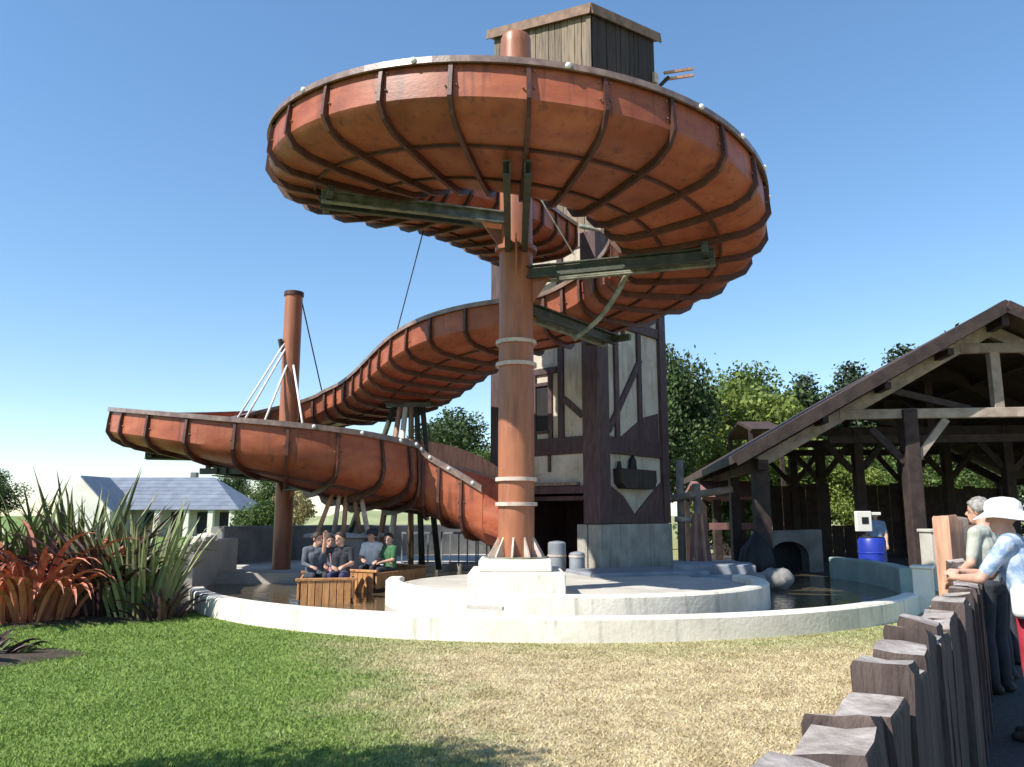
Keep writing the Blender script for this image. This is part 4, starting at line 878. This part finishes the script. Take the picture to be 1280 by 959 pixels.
    if bag:
        b = D['pelvis'] + Vector(bag); m = MB(); m.box(b, (.14, .30, .24)); o = ch('bag', m, 'white_cloth'); bv = o.modifiers.new('b', 'BEVEL'); bv.width = .05; bv.segments = 3
        ch('bag_strap', MB().tube([b + Vector((0, .0, .1)), D['shR'] + Vector((.03, -.04, .055)), D['chest'] + Vector((-.02, -.15, .02)), b + Vector((-.06, -.08, .08))], .012, 6), 'white_cloth')
    return t
LEAN = dict(pelvis=(0, -.02, .95), waist=(0, .03, 1.09), chest=(0, .11, 1.27), neck=(0, .16, 1.43), head=(0, .21, 1.57), shL=(-.17, .13, 1.38), shR=(.17, .13, 1.38), elL=(-.23, .27, 1.14), wrL=(-.08, .42, 1.13), elR=(.23, .27, 1.14), wrR=(.06, .44, 1.165))
YF = math.atan2(.838, .545)
fp = fence_pt(6.2); person('person in white sun hat and mottled blue shirt leaning on the palisade', (fp.x + .36, fp.y - .22, 0), YF - .1, {**LEAN, 'chest': (0, .07, 1.28), 'neck': (0, .09, 1.44), 'head': (0, .12, 1.585), 'shL': (-.17, .09, 1.39), 'shR': (.17, .09, 1.39)}, 'denim', 'red_cloth', 'dark_hair', 'short', ('sun', 'white_cloth'), (-.21, -.04, .04), 1.72, .009, look=.3)
fp = fence_pt(7.9); person('grey-haired person in pale grey shirt standing at the palisade with back turned', (4.46, 7.55, 0), YF - .45, {'elL': (-.25, .02, 1.14), 'wrL': (-.22, .20, 1.0), 'elR': (.25, .02, 1.14), 'wrR': (.2, .22, 1.02), 'head': (0, .045, 1.60)}, 'grey_shirt', 'dark_cloth', 'grey_hair', 'short', None, None, 1.76, .011, look=.2)
fp = fence_pt(8.5); person('person in violet cap partly hidden behind the white-hatted one at the palisade', (4.86, 8.1, 0), YF - .2, {}, 'violet_cloth', 'dark_cloth', 'dark_hair', 'short', ('cap', 'violet_cloth'), None, 1.68, .013)
fp = fence_pt(7.0); person('person in plain cream shirt and red trousers standing behind the white-hatted one', (fp.x + .98, fp.y - .55, 0), YF - .5, {'elR': (.27, .1, 1.16), 'wrR': (.17, .26, 1.3)}, 'white_cloth', 'red_cloth', 'grey_hair', 'short', None, None, 1.66, .013, look=.5)
fp = fence_pt(9.2); person('person in pink top at the far end of the palisade', (fp.x + .45, fp.y - .2, 0), YF - .2, {}, 'pink_cloth', 'dark_cloth', 'dark_hair', 'short', None, None, 1.62, .014)
p = sp(3.0, .8, 0); person('person in light blue shirt standing in the shade of the shed', (p.x, p.y, 0), 2.6, {}, 'lightblue_cloth', 'dark_cloth', 'dark_hair', voxel=.016)
# dark hooded cover on a pump by the shed corner
p = Vector((5.75, 18.9, 0)); t = thing('covered_pump', 'pump under a peaked black cover by the shed corner post', 'pump', tuple(p))
m = MB(); m.tube_raw([[p + Vector((math.cos(2 * math.pi * j / 28) * r * (1 + .1 * math.sin(2 * math.pi * j / 28 * 7)), math.sin(2 * math.pi * j / 28) * r * (1 + .1 * math.sin(2 * math.pi * j / 28 * 7)), z)) for j in range(28)] for r, z in ((.42, 0), (.40, .5), (.34, .8), (.20, .98), (.11, 1.12), (.02, 1.25))]); obj('cover', m, 'black', t, smooth=True)
obj('foot', MB().lathe(p, [(.46, 0), (.46, .06), (.42, .08)], 24), 'grey_concrete', t)

# ------------------------------------------------------------------ boats in the channel
def boat(label, c, yaw, w=.95, l=1.9):
    t = thing('wooden_boat', label, 'boat', (c[0], c[1], .08)); t.rotation_euler.z = yaw
    def ch(name, m, mt, bv=0):
        o = link(bpy.data.objects.new(name, m.mesh(name, mt))); o.parent = t
        if bv: b = o.modifiers.new('b', 'BEVEL'); b.width = bv; b.segments = 2
        return o
    ch('hull', MB().box((0, 0, .07), (w - .06, l - .06, .12)), 'dark_or_shaded_plank', .02)
    for sx in (-1, 1): ch('side_board', MB().box((sx * (w / 2 - .02), 0, .27), (.04, l - .1, .30)), 'boat_wood', .008)
    for sy in (-1, 1):
        for k in range(7): ch('slat', MB().box((-w / 2 + .06 + (w - .12) * (k + .5) / 7, sy * (l / 2 - .02), .22 + .01 * (k % 2)), ((w - .12) / 7 - .012, .035, .42)), 'boat_wood', .006)
        ch('rail', MB().box((0, sy * (l / 2 - .02), .455), (w + .06, .07, .05)), 'boat_wood', .01)
    for y_ in (-.1, .65): ch('bench', MB().box((0, y_, .33), (w - .1, .28, .05)), 'boat_wood', .01)
    for k in (): ch('bumper', MB().sphere((k * (w / 2 + .01), -l / 2, .16), .07, 10, 8), 'band')
    return t
SEAT = dict(pelvis=(0, 0, .45), waist=(0, .0, .60), chest=(0, .02, .79), neck=(0, .03, .96), head=(0, .06, 1.105), shL=(-.17, .02, .90), shR=(.17, .02, .90), elL=(-.22, .10, .66), elR=(.22, .10, .66), wrL=(-.12, .30, .62), wrR=(.12, .30, .62),
            hiL=(-.09, .02, .43), hiR=(.09, .02, .43), knL=(-.11, .40, .46), knR=(.11, .40, .46), anL=(-.1, .42, .13), anR=(.1, .42, .13))
by = R(12); boat('small wooden boat with an orange slatted bow, carrying two riders in dark tops', (-3.32, 14.55), by)
def inb(c, yaw, x, y): return (c[0] + math.cos(yaw) * x - math.sin(yaw) * y, c[1] + math.sin(yaw) * x + math.cos(yaw) * y)
for (c, yaw, x, y_, sh, lg, hr, hat, lab) in (((-3.32, 14.55), by, -.23, -.08, 'slate_cloth', 'dark_cloth', 'dark_hair', None, 'dark-haired rider in slate grey top seated in the slatted boat, farther from the basin'),
        ((-3.32, 14.55), by, .23, -.08, 'dark_cloth', 'navy_cloth', 'dark_hair', None, 'rider in near-black top seated in the slatted boat beside the slate grey one'),
        ((-3.32, 14.55), by, .0, .62, 'pink_cloth', 'dark_cloth', 'dark_hair', None, 'rider in pink top seated on the rear bench of the slatted boat'),
        ((-2.65, 16.6), R(-25), -.22, -.08, 'white_cloth', 'dark_cloth', 'dark_hair', ('cap', 'dark_cloth'), 'rider in white top and black cap in the boat behind'),
        ((-2.65, 16.6), R(-25), .22, -.08, 'green_cloth', 'dark_cloth', 'dark_hair', None, 'rider in green top in the boat behind')):
    X_, Y_ = inb(c, yaw, x, y_); SJ = dict(SEAT)
    if sh == 'dark_cloth': SJ.update(elR=(.30, .12, .86), wrR=(.27, .18, 1.12), head=(.02, .07, 1.10))
    if sh == 'slate_cloth': SJ.update(wrL=(-.28, .26, .60), head=(-.03, .05, 1.10), chest=(-.02, .03, .79))
    if sh == 'white_cloth': SJ.update(elL=(-.30, .05, .72), wrL=(-.42, .2, .62))
    person(lab, (X_, Y_, .08 + .03), yaw + math.pi + {'slate_cloth': .25, 'dark_cloth': -.2, 'pink_cloth': .1, 'white_cloth': .35, 'green_cloth': -.3}[sh], SJ, sh, lg, hr, 'long' if sh == 'slate_cloth' else 'short', hat, None, 1.58 if sh in ('pink_cloth', 'green_cloth') else 1.68, .012, look={'slate_cloth': .6, 'dark_cloth': -.5, 'pink_cloth': .2, 'white_cloth': -.8, 'green_cloth': .5}[sh], hair_len=1 if sh in ('pink_cloth', 'slate_cloth') else 0)
boat('second dark wooden boat floating behind the slatted one', (-2.65, 16.6), R(-25))
